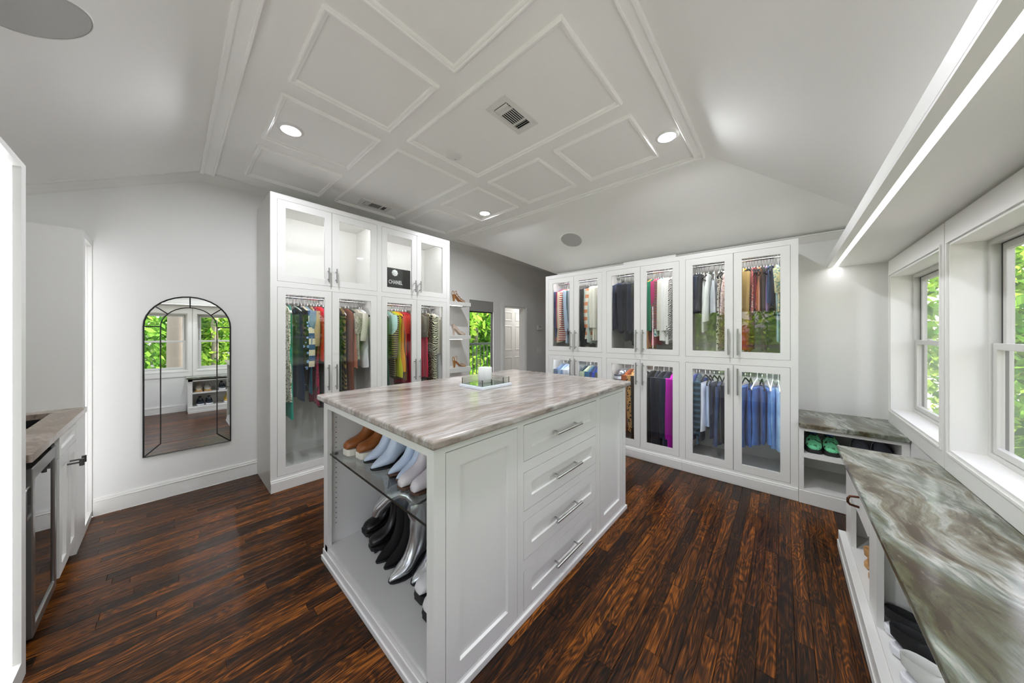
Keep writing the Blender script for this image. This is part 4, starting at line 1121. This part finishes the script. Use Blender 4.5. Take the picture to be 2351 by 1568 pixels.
for comp, items in G.items():
    left = comp[0] == 'L'
    zr = 1.605 if left else (1.935 if comp[0] == 'U' else .955)
    pos = [px(it[0]+4, 800, y=3.16).x if left else px(it[0]-3, 800, x=3.27).y for it in items]
    lo, hi = {'LA': (.60, 1.37), 'LB': (1.455, 2.24)}.get(comp, (None, None)) if left else {'1': (1.52, 2.22), '2': (.75, 1.44), '3': (-.045, .67)}[comp[1]]
    pos = [min(max(q, lo + .025), hi - .025) for q in pos]
    for i, it in enumerate(items):
        u, vb, kind, nm, c1, pat, c2, sc, hg, desc = it
        q = pos[i]; gaps = [abs(q - w_) for k, w_ in enumerate(pos) if k != i]
        t = min(max(min(gaps)*.66, .016), .048 if kind != 'coat' else .06)
        gseed += 1; R = random.Random(gseed)
        zb = px(u, vb, y=3.25).z if left else px(u, vb, x=3.38).z
        Lg = max(.30, zr - zb)
        if left: P_, rz = (q, 3.33, zr), pi/2 + R.uniform(-.14, .14)
        else: P_, rz = (3.47, q, zr), R.uniform(-.17, .17)
        hanger(P_, rz, hg, WHERE[comp], desc)
        garment(P_, rz, kind, Lg, t, cloth(c1, pat, c2 or '#ffffff', sc), nm, '%s %s' % (desc, WHERE[comp]), 'clothes ' + WHERE[comp], gseed)
# ================================================================== shoes and small things
def sring(lo, up, hw, n=18, pw=.85):
    c_ = ((lo[0]+up[0])/2, (lo[1]+up[1])/2); e_ = ((up[0]-lo[0])/2, (up[1]-lo[1])/2); R = []
    for j in range(n):
        a = 2*pi*j/n; ca, sa = cos(a), sin(a)
        ca = math.copysign(abs(ca)**pw, ca); sa = math.copysign(abs(sa)**pw, sa)
        R.append((c_[0]+e_[0]*ca, hw*sa, c_[1]+e_[1]*ca))
    return R
def zsole(x, s, hh):
    if x < .105: return s
    f = min(1, (x-.105)/.095); return s + hh*f*f*(3-2*f)
def fxb(x): return x*.85
def sole_mesh(s, hh, pointed, extra=.003, lug=False, heel_w=.030, fx=None):
    b = MB(); xs = [0, .012, .035, .07, .11, .15, .19, .215, .24, .256]
    wp = [.006, .018, .029, .040, .041, .034, .033, .034, .031, .016] if pointed else [.022, .036, .044, .048, .046, .038, .036, .037, .034, .020]
    R = []
    for x, w in zip(xs, wp):
        zt = zsole(x, s, hh) + .004; zb_ = max(0, zt - .004 - s)
        w += extra
        R.append([(x-.003, -w, zb_), (x-.003, w, zb_), (x-.003, w, zt), (x-.003, -w, zt)])
    b.rings(R, True, True, True)
    if hh > .008:
        q = heel_w
        b.rings([[(.200,-q*.85,0),(.252,-q*.85,0),(.252,q*.85,0),(.200,q*.85,0)], [(.188,-q,hh+.002),(.256,-q,hh+.002),(.256,q,hh+.002),(.188,q,hh+.002)]], True, True, True)
    if lug:
        for k in range(7):
            x = .018 + k*.034; b.box(x-.008, x+.008, -.050, .050, -.004, .010)
    if fx: b.v = [(fx(p[0]), p[1], p[2]) for p in b.v]
    return b
def boot(nm, label, loc, rz, um, sm, pointed=True, s=.008, hh=.05, shaft=.24, hw=1.0, rot=None, lug=False, slouch=0, group=None, zip_=False):
    t = thing(nm, label, 'boot', loc, 0, group); t.rotation_euler = rot or (0, 0, rz); t.scale = (1, .95*hw, 1); hw = 1.0
    A = (.005,.016,.028,.038,.039) if pointed else (.026,.037,.043,.045,.042)
    U = (.010,.022,.032,.046,.064) if pointed else (.032,.044,.050,.058,.070)
    h2 = hh*.7
    R = [sring((x, s+.002), (xu, s+u+h2*.25*(i/4)), w) for i, (x, xu, w, u) in enumerate(zip((-.001,.014,.036,.070,.104), (-.001,.013,.034,.062,.082), A, U))]
    zf_ = lambda x: zsole(x*1.16, s, hh)
    R.append(sring((.134, zf_(.134)), (.096, s+.086+h2*.5), .036))
    R.append(sring((.168, zf_(.168)), (.104, s+.108+h2*.7), .034))
    R.append(sring((.200, s+hh), (.109, s+.130+h2*.85), .033))
    R.append(sring((.212, s+hh+.030), (.111, s+.150+h2), .033))
    zt = s+.165+h2
    top = max(shaft, zt + .02)
    R.append(sring((.211, s+hh+.075), (.111, zt), .035))
    nseg = max(2, int((top - zt)/.035))
    for i in range(1, nseg+1):
        f = i/nseg; wob = slouch*.006*sin(i*2.6)
        R.append(sring((.209 + wob + .006*f, s+hh+.075 + (top-.004 - s-hh-.075)*f), (.110 - .006*f + wob, zt + (top - zt)*f), (.036 + .007*f + abs(wob)*.5)))
    R.append(sring((.209, top-.004), (.109, top), .037)); R.append(sring((.200, top-.06), (.118, top-.06), .032))
    obj('upper', MB().rings(R, True, True, True), um, t, smooth=75)
    obj('sole', sole_mesh(s, hh, pointed, lug=lug, fx=fxb), sm, t, bevel=.002)
    return t
def sneaker(nm, label, loc, rz, um, sm, lm, s=.026, group=None, accent=None):
    t = thing(nm, label, 'shoe', loc, rz, group)
    R = [sring((x, s), (x, s+u), w) for x, w, u in zip((.0,.014,.04,.085,.125), (.024,.037,.043,.045,.042), (.022,.036,.046,.060,.078))]
    R.append(sring((.165, s+.002), (.150, s+.088), .037)); R.append(sring((.215, s+.004), (.158, s+.085), .034))
    R.append(sring((.256, s+.030), (.160, s+.080), .032)); R.append(sring((.260, s+.068), (.158, s+.082), .030))
    R.append(sring((.252, s+.066), (.164, s+.078), .024)); R.append(sring((.235, s+.030), (.175, s+.040), .020))
    u = obj('upper', MB().rings(R, True, True, True), um, t, smooth=75)
    obj('sole', sole_mesh(s, .004, False), sm, t, bevel=.006)
    lb = MB()
    for k in range(5):
        x = .085 + k*.014; z = s + .058 + k*.0062
        lb.tube([(x, -.030, z-.016), (x+.002, -.015, z), (x+.003, .015, z+.001), (x+.001, .030, z-.015)], .0028, 6)
    lb.tube([(.142, .0, s+.088), (.135, .03, s+.100), (.120, .048, s+.07), (.115, .052, s+.03)], .0024, 6)
    obj('laces', lb, lm, t, smooth=60)
    obj('tongue', MB().rings([sring((.150, s+.075), (.147, s+.09), .018), sring((.170, s+.10), (.163, s+.108), .020), sring((.176, s+.112), (.171, s+.116), .015)], True, True, True), um if accent is None else accent, t, smooth=75)
    return t
leather = lambda n, c, r=.35, **k: pbr(n, c, r, **k)
m_brown = leather('tan_leather', '#8f5326', .38); m_cream = pbr('cream_rubber', '#dcd9cc', .6)
m_ice = leather('ice_patent', '#c9d6ea', .18); m_pale = leather('pale_blue_leather', '#c6d4ea', .35); m_pinkish = leather('blush_white_leather', '#d6cfd4', .45)
m_blk = leather('black_leather', '#0d0d0e', .28); m_sued = leather('black_suede', '#0c0b0b', .95); m_silver = leather('silver_leather', '#c4c6c8', .22, metal=.85)
m_sole_b = pbr('black_sole', '#131313', .6); m_sole_br = pbr('brown_sole', '#5a3f33', .6); m_wht = leather('white_leather', '#dedddb', .4)
zs_, zf = .6085, .0955
boot('ankle_boot', 'tan leather boot on thick cream sole against the island side wall', (.640, 1.790, zs_), .05, m_brown, m_cream, False, .030, .010, .240)
boot('ankle_boot', 'tan leather boot on thick cream sole next to the ice blue boot', (.668, 1.690, zs_), .05, m_brown, m_cream, False, .030, .010, .240)
boot('ankle_boot', 'glossy ice blue pointed boot with black sole next to the tan boots', (.666, 1.608, zs_), .0, m_ice, m_sole_b, True, .006, .045, .240)
boot('ankle_boot', 'glossy ice blue pointed boot with black sole standing further out', (.652, 1.495, zs_), -.02, m_ice, m_sole_b, True, .006, .045, .240, hw=1.08)
boot('ankle_boot', 'matte pale blue pointed boot with brown sole beside the ice blue boot', (.680, 1.376, zs_), .0, m_pale, m_sole_br, True, .006, .045, .240, hw=.80)
boot('ankle_boot', 'matte pale blue pointed boot with brown sole beside the blush boot', (.682, 1.303, zs_), .0, m_pale, m_sole_br, True, .006, .045, .240, hw=.80)
boot('western_boot', 'blush white rounded boot on the glass shelf next to pale blue boots', (.655, 1.222, zs_), .05, m_pinkish, m_sole_br, False, .007, .04, .240, slouch=.5, hw=.82)
boot('western_boot', 'blush white rounded boot on the glass shelf next to the corner post', (.668, 1.142, zs_), .05, m_pinkish, m_sole_br, False, .007, .04, .240, slouch=.5, hw=.82)
boot('chelsea_boot', 'black leather boot toppled against the island side wall', (.745, 1.805, .118), 0, m_blk, m_sole_b, False, .016, .022, .33, rot=(radians(13), radians(3), .1), lug=True)
boot('chelsea_boot', 'black leather boot with ridged sole standing upright', (.727, 1.682, zf+.004), -.12, m_blk, m_sole_b, False, .016, .022, .36, lug=True, slouch=.6)
boot('suede_boot', 'black suede boot with pointed toe beside the leather boots', (.706, 1.560, zf), .0, m_sued, m_sole_b, True, .006, .04, .31, slouch=1, hw=.80)
boot('suede_boot', 'black suede boot with pointed toe under the silver cuff', (.715, 1.490, zf), .0, m_sued, m_sole_b, True, .006, .04, .31, slouch=1, hw=.80)
sv = boot('silver_boot', 'silver metallic pointed boot with its shaft folded over', (.690, 1.388, zf), .03, m_silver, m_sole_b, True, .004, .045, .33, hw=1.1, slouch=1.6)
cf = MB(); cf.tube([(.160, .0, .315), (.155, .03, .360), (.145, .08, .370), (.115, .145, .340), (.085, .195, .285), (.075, .215, .245)], [.05, .062, .070, .078, .084, .080], 14, True, flat=.42)
obj('folded_cuff', cf, m_silver, sv, smooth=80)
boot('silver_boot', 'silver metallic pointed boot half behind the corner post', (.755, 1.300, zf), .03, m_silver, m_sole_b, True, .004, .045, .33, hw=1.1, slouch=1.6)
boot('lug_boot', 'white boot on chunky black ridged sole behind the corner post', (.722, 1.195, zf+.004), .0, m_wht, m_sole_b, False, .034, .008, .22, lug=True)
boot('lug_boot', 'white boot on chunky black ridged sole close to the corner post', (.695, 1.088, zf+.004), .0, m_wht, m_sole_b, False, .034, .008, .22, lug=True)

# bench shoes
m_neon = cloth('#6fcb98', 'floral', '#0b0d10', .55); m_neon2 = pbr('lime_foam', '#a9c96a', .6); m_greyk = pbr('grey_knit', '#6c6f7c', .8); m_greyf = pbr('grey_foam', '#85838a', .7)
m_blkk = pbr('black_knit', '#131315', .85); m_whf = pbr('white_foam', '#d9d9de', .5); m_tan = pbr('tan_suede', '#b78d5c', .8); m_navyk = pbr('navy_knit', '#1b2430', .8)
m_blue = pbr('blue_lining', '#3f5f9a', .7)
sneaker('running_shoe', 'neon green and black running shoe close to the wardrobe side', (3.205, -.172, .379), 0.0, m_neon, m_sole_b, m_blk, group=None, accent=m_blue)
sneaker('running_shoe', 'neon green and black running shoe toward the grey shoes', (3.205, -.265, .379), 0.0, m_neon, m_sole_b, m_blk, accent=m_blue)
sneaker('running_shoe', 'grey knit running shoe next to the green pair on the short bench', (3.245, -.418, .379), 0, m_greyk, m_greyf, m_greyk)
sneaker('running_shoe', 'grey knit running shoe in the corner of the short bench', (3.245, -.520, .379), 0, m_greyk, m_greyf, m_greyk)
def heel_out(nm, label, hx, hy, ang, um, sm, lm, z=.106):
    # ang: direction heel -> toe
    dx_, dy_ = cos(ang), sin(ang); rz = ang - pi
    return sneaker(nm, label, (hx + dx_*.262, hy + dy_*.262, z), rz, um, sm, lm)
aa = radians(-128)
heel_out('running_shoe', 'black running shoe with white sole next to the bench divider', 1.895, -.300, aa, m_blkk, m_whf, m_blkk)
heel_out('running_shoe', 'black running shoe with white sole beside the pale shoe', 1.790, -.296, aa, m_blkk, m_whf, m_blkk)
heel_out('running_shoe', 'pale grey running shoe beside the black pair on the bench', 1.655, -.296, aa, pbr('pale_knit', '#c9cac6', .8), m_whf, m_whf)
for nm, lab, x, z, um, sm in (('loafer_shoe', 'tan suede shoe under the bench drawer near the bench end', 2.335, .106, m_tan, m_tan), ('loafer_shoe', 'tan suede shoe under the bench drawer near the divider', 2.235, .106, m_tan, m_tan)):
    heel_out(nm, lab, x, -.300, radians(-115), um, sm, um, z)
for nm, lab, x, z, um, sm in (
    ('trainer_shoe', 'cream and grey trainer on the upper cubby at the bench end', .335, .343, pbr('cream_knit', '#b9ad98', .8), m_tan),
    ('trainer_shoe', 'cream and grey trainer beside its pair on the upper cubby', .445, .343, pbr('cream_knit2', '#aaa69c', .8), m_tan),
    ('trainer_shoe', 'dark trainer further along the upper cubby', .63, .343, m_navyk, m_whf),
    ('trainer_shoe', 'second dark trainer along the upper cubby', .74, .343, m_navyk, m_whf),
    ('trainer_shoe', 'navy black trainer on the lower cubby at the bench end', .355, .106, m_navyk, m_whf),
    ('trainer_shoe', 'navy black trainer beside its pair on the lower cubby', .465, .106, m_navyk, m_whf),
    ('trainer_shoe', 'yellow and grey trainer on the lower cubby', .70, .106, pbr('yellow_knit', '#c9a43a', .8), m_whf)):
    sneaker(nm, lab, (x, -.312, z), -pi/2, um, sm, m_whf)

# heels on the floating shelves
def heel_shoe(nm, label, loc, rz, um, style):
    t = thing(nm, label, 'shoe', loc, rz)
    prof = [(0,.003,.018),(.02,.003,.032),(.06,.004,.038),(.10,.010,.035),(.14,.036,.026),(.18,.072,.025),(.215,.090,.026),(.235,.093,.018)]
    sb = MB(); sb.rings([[(x,-w,z),(x,w,z),(x,w,z+.006),(x,-w,z+.006)] for x, z, w in prof], True, True, True); obj('sole', sb, um, t, smooth=60)
    hb = MB(); q = .007 if style == 'pump' else .011
    hb.rings([[(.208,-q*.7,0),(.222,-q*.7,0),(.222,q*.7,0),(.208,q*.7,0)],[(.196,-q*1.4,.085),(.236,-q*1.4,.094),(.236,q*1.4,.094),(.196,q*1.4,.085)]], True, True, True); obj('heel', hb, um, t)
    if style == 'pump':
        R = [sring((x, z+.004), (x, z+h), w) for x, z, w, h in ((-.002,.003,.010,.012),(.02,.003,.030,.030),(.05,.004,.038,.042),(.075,.006,.038,.046))]
        obj('toe_cap', MB().rings(R, True, True, False), um, t, smooth=75)
        R = []
        for x, z, w in prof[2:]:
            hgt = .038 + .022*max(0, (x-.15)/.085)
            R.append([(x+.004*sin(a), w*cos(a)*1.0, z+.004+hgt*0) if k_ == 0 else (x, w*cos(a), z+hgt) for k_, a in ((0,0),(1,0),(1,.0))])
        for s in (-1, 1):
            sbm = MB(); sbm.rings([[(x, s*w, z+.004), (x, s*(w-.002), z+.036+.020*max(0,(x-.13)/.1)), (x, s*(w-.004), z+.036+.020*max(0,(x-.13)/.1)), (x, s*(w-.003), z+.004)] for x, z, w in prof[2:]], True, True, True)
            obj('side_upper', sbm, um, t, smooth=60)
        cb = MB(); cb.rings([[(.228,-.022,.095),(.234,-.022,.150),(.231,-.022,.150),(.225,-.022,.095)],[(.240,0,.095),(.245,0,.158),(.242,0,.158),(.236,0,.095)],[(.228,.022,.095),(.234,.022,.150),(.231,.022,.150),(.225,.022,.095)]], True, True, True); obj('counter', cb, um, t, smooth=60)
    else:
        st = MB()
        def arc(x, z, w, h, dx=0): st.tube([(x, -w, z), (x+dx*.5, -w*.75, z+h*.8), (x+dx, 0, z+h), (x+dx*.5, w*.75, z+h*.8), (x, w, z)], .0036, 6)
        arc(.035, .006, .036, .030); arc(.060, .007, .038, .040, .006)
        if style == 'laced':
            arc(.085, .010, .036, .050, .010); arc(.115, .022, .032, .066, .016); arc(.15, .045, .027, .078, .02); arc(.195, .085, .026, .070, -.02)
            st.tube([(.060,0,.046),(.10,.004,.062),(.14,0,.09),(.165,0,.125),(.178,0,.155)], .0034, 6)
        else: arc(.20, .088, .026, .072, -.030)
        st.tube([(.225,-.024,.095),(.234,-.014,.135),(.238,0,.150),(.234,.014,.135),(.225,.024,.095)], .0045, 6)
        obj('straps', st, um, t, smooth=60)
    return t
m_tansan = pbr('tan_strap', '#a8733a', .55); m_nude = pbr('nude_suede', '#cdb9a8', .7)
for nm, lab, u, zz, st, um in (('strappy_sandal', 'tan laced stiletto sandal on the top floating shelf', 1067, 1.718, 'laced', m_tansan),
                     ('stiletto_pump', 'beige suede pointed pump on the middle floating shelf', 1067, 1.256, 'pump', m_nude),
                     ('heeled_sandal', 'tan open heeled sandal on the lowest floating shelf', 1068, .812, 'open', m_tansan)):
    heel_shoe(nm, lab, (px(u, 700, y=3.415).x, 3.415, zz), pi + .12, um, st)

# black gift box behind glass
bxx = thing('gift_box', 'black box with white flower emblem and lettering behind the upper glass', 'box', (1.667, 3.135, 1.693), 0)
obj('box', bx(-.135, .135, 0, .12, 0, .290), pbr('black_card', '#141414', .6), bxx, bevel=.002)
fl = MB()
for ring_, (n_, r_, s_) in enumerate(((8, .024, .012), (6, .015, .011), (4, .006, .009))):
    for k in range(n_):
        a = 2*pi*k/n_ + ring_*.4; cx_, cz_ = r_*cos(a), r_*sin(a)
        fl.lathe([(.0003,-.004),(s_*.6,-.0035),(s_,0)], 10)
        m_ = 30; vs = fl.v[-m_:]; fl.v[-m_:] = [(-.049+cx_+p[0], p[2]-.0015*ring_-.0005, .239+cz_+p[1]) for p in vs]
obj('flower_emblem', fl, pbr('white_petal', '#f0f0ee', .6), bxx, smooth=80)
fc = bpy.data.curves.new('lettering', 'FONT'); fc.body = 'CHANEL'; fc.size = .056; fc.extrude = .0006; fc.offset = .0012; fc.space_character = 1.08
fo = bpy.data.objects.new('lettering_curve', fc); COL.objects.link(fo)
bpy.context.view_layer.update()
me = bpy.data.meshes.new_from_object(fo.evaluated_get(bpy.context.evaluated_depsgraph_get()))
bpy.data.objects.remove(fo); me.materials.clear()
lt = obj('lettering', me, pbr('white_ink', '#e8e8e6', .5), bxx, loc=(-.119, -.0012, .121), rot=(pi/2, 0, 0)); lt.scale = (.68, 1, 1)
# ================================================================== outside
def leaf_mat(name, c1, c2):
    m, nt, N, L, out = new_mat(name)
    gi = N.new('ShaderNodeNewGeometry'); r = ramp(N, [(0, c1), (1, c2)]); L.new(gi.outputs['Random Per Island'], r.inputs[0])
    d = N.new('ShaderNodeBsdfDiffuse'); tl = N.new('ShaderNodeBsdfTranslucent'); mx = N.new('ShaderNodeMixShader'); mx.inputs[0].default_value = .45
    L.new(r.outputs[0], d.inputs[0]); L.new(r.outputs[0], tl.inputs[0]); L.new(d.outputs[0], mx.inputs[1]); L.new(tl.outputs[0], mx.inputs[2]); L.new(mx.outputs[0], out.inputs[0])
    return m
leafA = leaf_mat('leaf_bright', '#3f7a1c', '#b4d45a'); leafB = leaf_mat('leaf_deep', '#2c5c1e', '#86b846')
bark = pbr('bark', '#8f8578', .9, bump=1.0, bscale=18)
ground = pbr('gravel', '#a9a9a4', .95)
def foliage(n, rx, rz, seed, size):
    R = random.Random(seed); b = MB()
    blobs = [(R.gauss(0, .45), R.gauss(0, .45), R.uniform(-.9, .9), R.uniform(.25, .5)) for _ in range(26)]
    for _ in range(n):
        bl = R.choice(blobs); a, ce = R.uniform(0, 2*pi), R.uniform(-1, 1); rr = bl[3]*R.uniform(.5, 1)**.5; se = sqrt(1-ce*ce)
        c_ = Vector(((bl[0]+rr*se*cos(a))*rx, (bl[1]+rr*se*sin(a))*rx, (bl[2]+rr*ce)*rz))
        s = size*R.uniform(.6, 1.3); q = Euler((R.uniform(-1.2,1.2), R.uniform(-1.2,1.2), R.uniform(0, 6.3))).to_matrix()
        b.add([tuple(c_ + q @ Vector(p)) for p in ((-s,0,0),(0,-s*.45,0),(s,0,.0),(0,s*.45,0))], [(0,1,2,3)])
    me = bpy.data.meshes.new('foliage'); me.from_pydata(b.v, [], b.f); return me
fm = []
for k, (n, rx, rz, mt) in enumerate(((6500, 2.0, 3.2, leafA), (6500, 2.2, 3.4, leafB), (6000, 1.8, 3.4, leafA))):
    me = foliage(n, rx, rz, 40+k, .12); me.materials.append(mt); fm.append(me)
def trunk_mesh(r, h):
    b = MB(); R = random.Random(3)
    b.tube([(R.uniform(-.05,.05)*i*.3, R.uniform(-.05,.05)*i*.3, -3.3 + (h+3.3)*i/8) for i in range(9)], [r*(1.15-.06*i) for i in range(9)], 12)
    return b.mesh('trunk', 80)
tm = trunk_mesh(.13, 2.6); tm.materials.append(bark)
def tree(x, y, z, k, s, rz, label, grp):
    label = ['light green ', 'deep green ', 'yellow green narrow '][k] + label
    t = thing('leafy_tree', label, 'tree', (x, y, -3.3), rz, grp)
    f = obj('foliage', fm[k], None, t, loc=(0, 0, z+3.3)); f.scale = (s, s, s); f['kind'] = 'stuff'
    obj('trunk', tm, None, t, loc=(0, 0, 3.3))
RT = random.Random(77)
for (x, y) in ((-4.5,-9.2),(-1.6,-9.6),(1.2,-9.0),(3.8,-9.4),(6.2,-8.2),(6.4,-4.6),(8.6,-3.6),(11,-3.2),(9.4,-7.4),(14,-5),(-3.0,-13),(0.4,-13),(3.6,-13),(7,-12.5),(11,-11),(17,-7)):
    tree(x, y, RT.uniform(-.6, .6), RT.randrange(3), RT.uniform(1.0, 1.25), RT.uniform(0, 6), 'leafy tree outside the row of windows above the bench', 'trees outside the bench windows')
for (x, y) in ((-8.6,-.6),(-9.2,2.6),(-10.5,-4.2),(-11,6.0),(-12.5,1.2),(-13,4)):
    tree(x, y, RT.uniform(-1.6, -.8), RT.randrange(3), RT.uniform(1.0, 1.2), RT.uniform(0, 6), 'leafy tree outside the window opposite the long wardrobe', 'trees outside the side window')
for (x, y) in ((6.2,8.2),(8.4,9.4),(10.2,10.6),(4.4,9.4),(7.6,12),(11,13.5),(12.5,10),(5.5,12.5)):
    tree(x, y, RT.uniform(-.4, .8), RT.randrange(3), RT.uniform(1.0, 1.3), RT.uniform(0, 6), 'tree behind the terrace railing', 'trees behind the terrace railing')
t = thing('oak_trunk', 'thick pale tree trunk standing close to the windows', 'tree', (0.10, -2.9, -3.3))
t.location = (.18, -3.0, -3.3)
b = MB(); b.tube([(0,0,0),(.02,0,2.5),(0,.02,4.5),(.04,0,6.5),(0,0,9)], [.30,.25,.23,.22,.2], 18); obj('trunk', b, bark, t, smooth=80)
g = tag(obj('gravel_ground', bx(-40, 60, -60, 60, -3.5, -3.3), ground), 'pale gravel ground far below the windows', 'ground'); g['kind'] = 'stuff'
# terrace railing
t = thing('terrace_railing', 'dark metal terrace railing with upright bars', 'railing', (3.0, 4.66, 0))
m_rail = pbr('rail_paint', '#26332f', .5)
obj('top_rail', bx(0, 1.9, -.02, .02, 1.055, 1.095), m_rail, t); obj('bottom_rail', bx(0, 1.9, -.012, .012, .09, .115), m_rail, t)
bm_ = MB().box(-.007, .007, -.007, .007, .115, 1.055).mesh('baluster'); bm_.materials.append(m_rail)
for k in range(19): obj('baluster', bm_, None, t, loc=(.05 + .1*k, 0, 0))
for xx in (.0, 1.9): obj('post', bx(xx-.025, xx+.025, -.025, .025, -.05, 1.10), m_rail, t)
struct('floor_terrace', bx(2.7, 5.0, YB+T, 4.8, -.12, -.05), pbr('terrace_deck', '#8d877d', .8), 'grey terrace deck outside the narrow window')
bpy.context.view_layer.update()
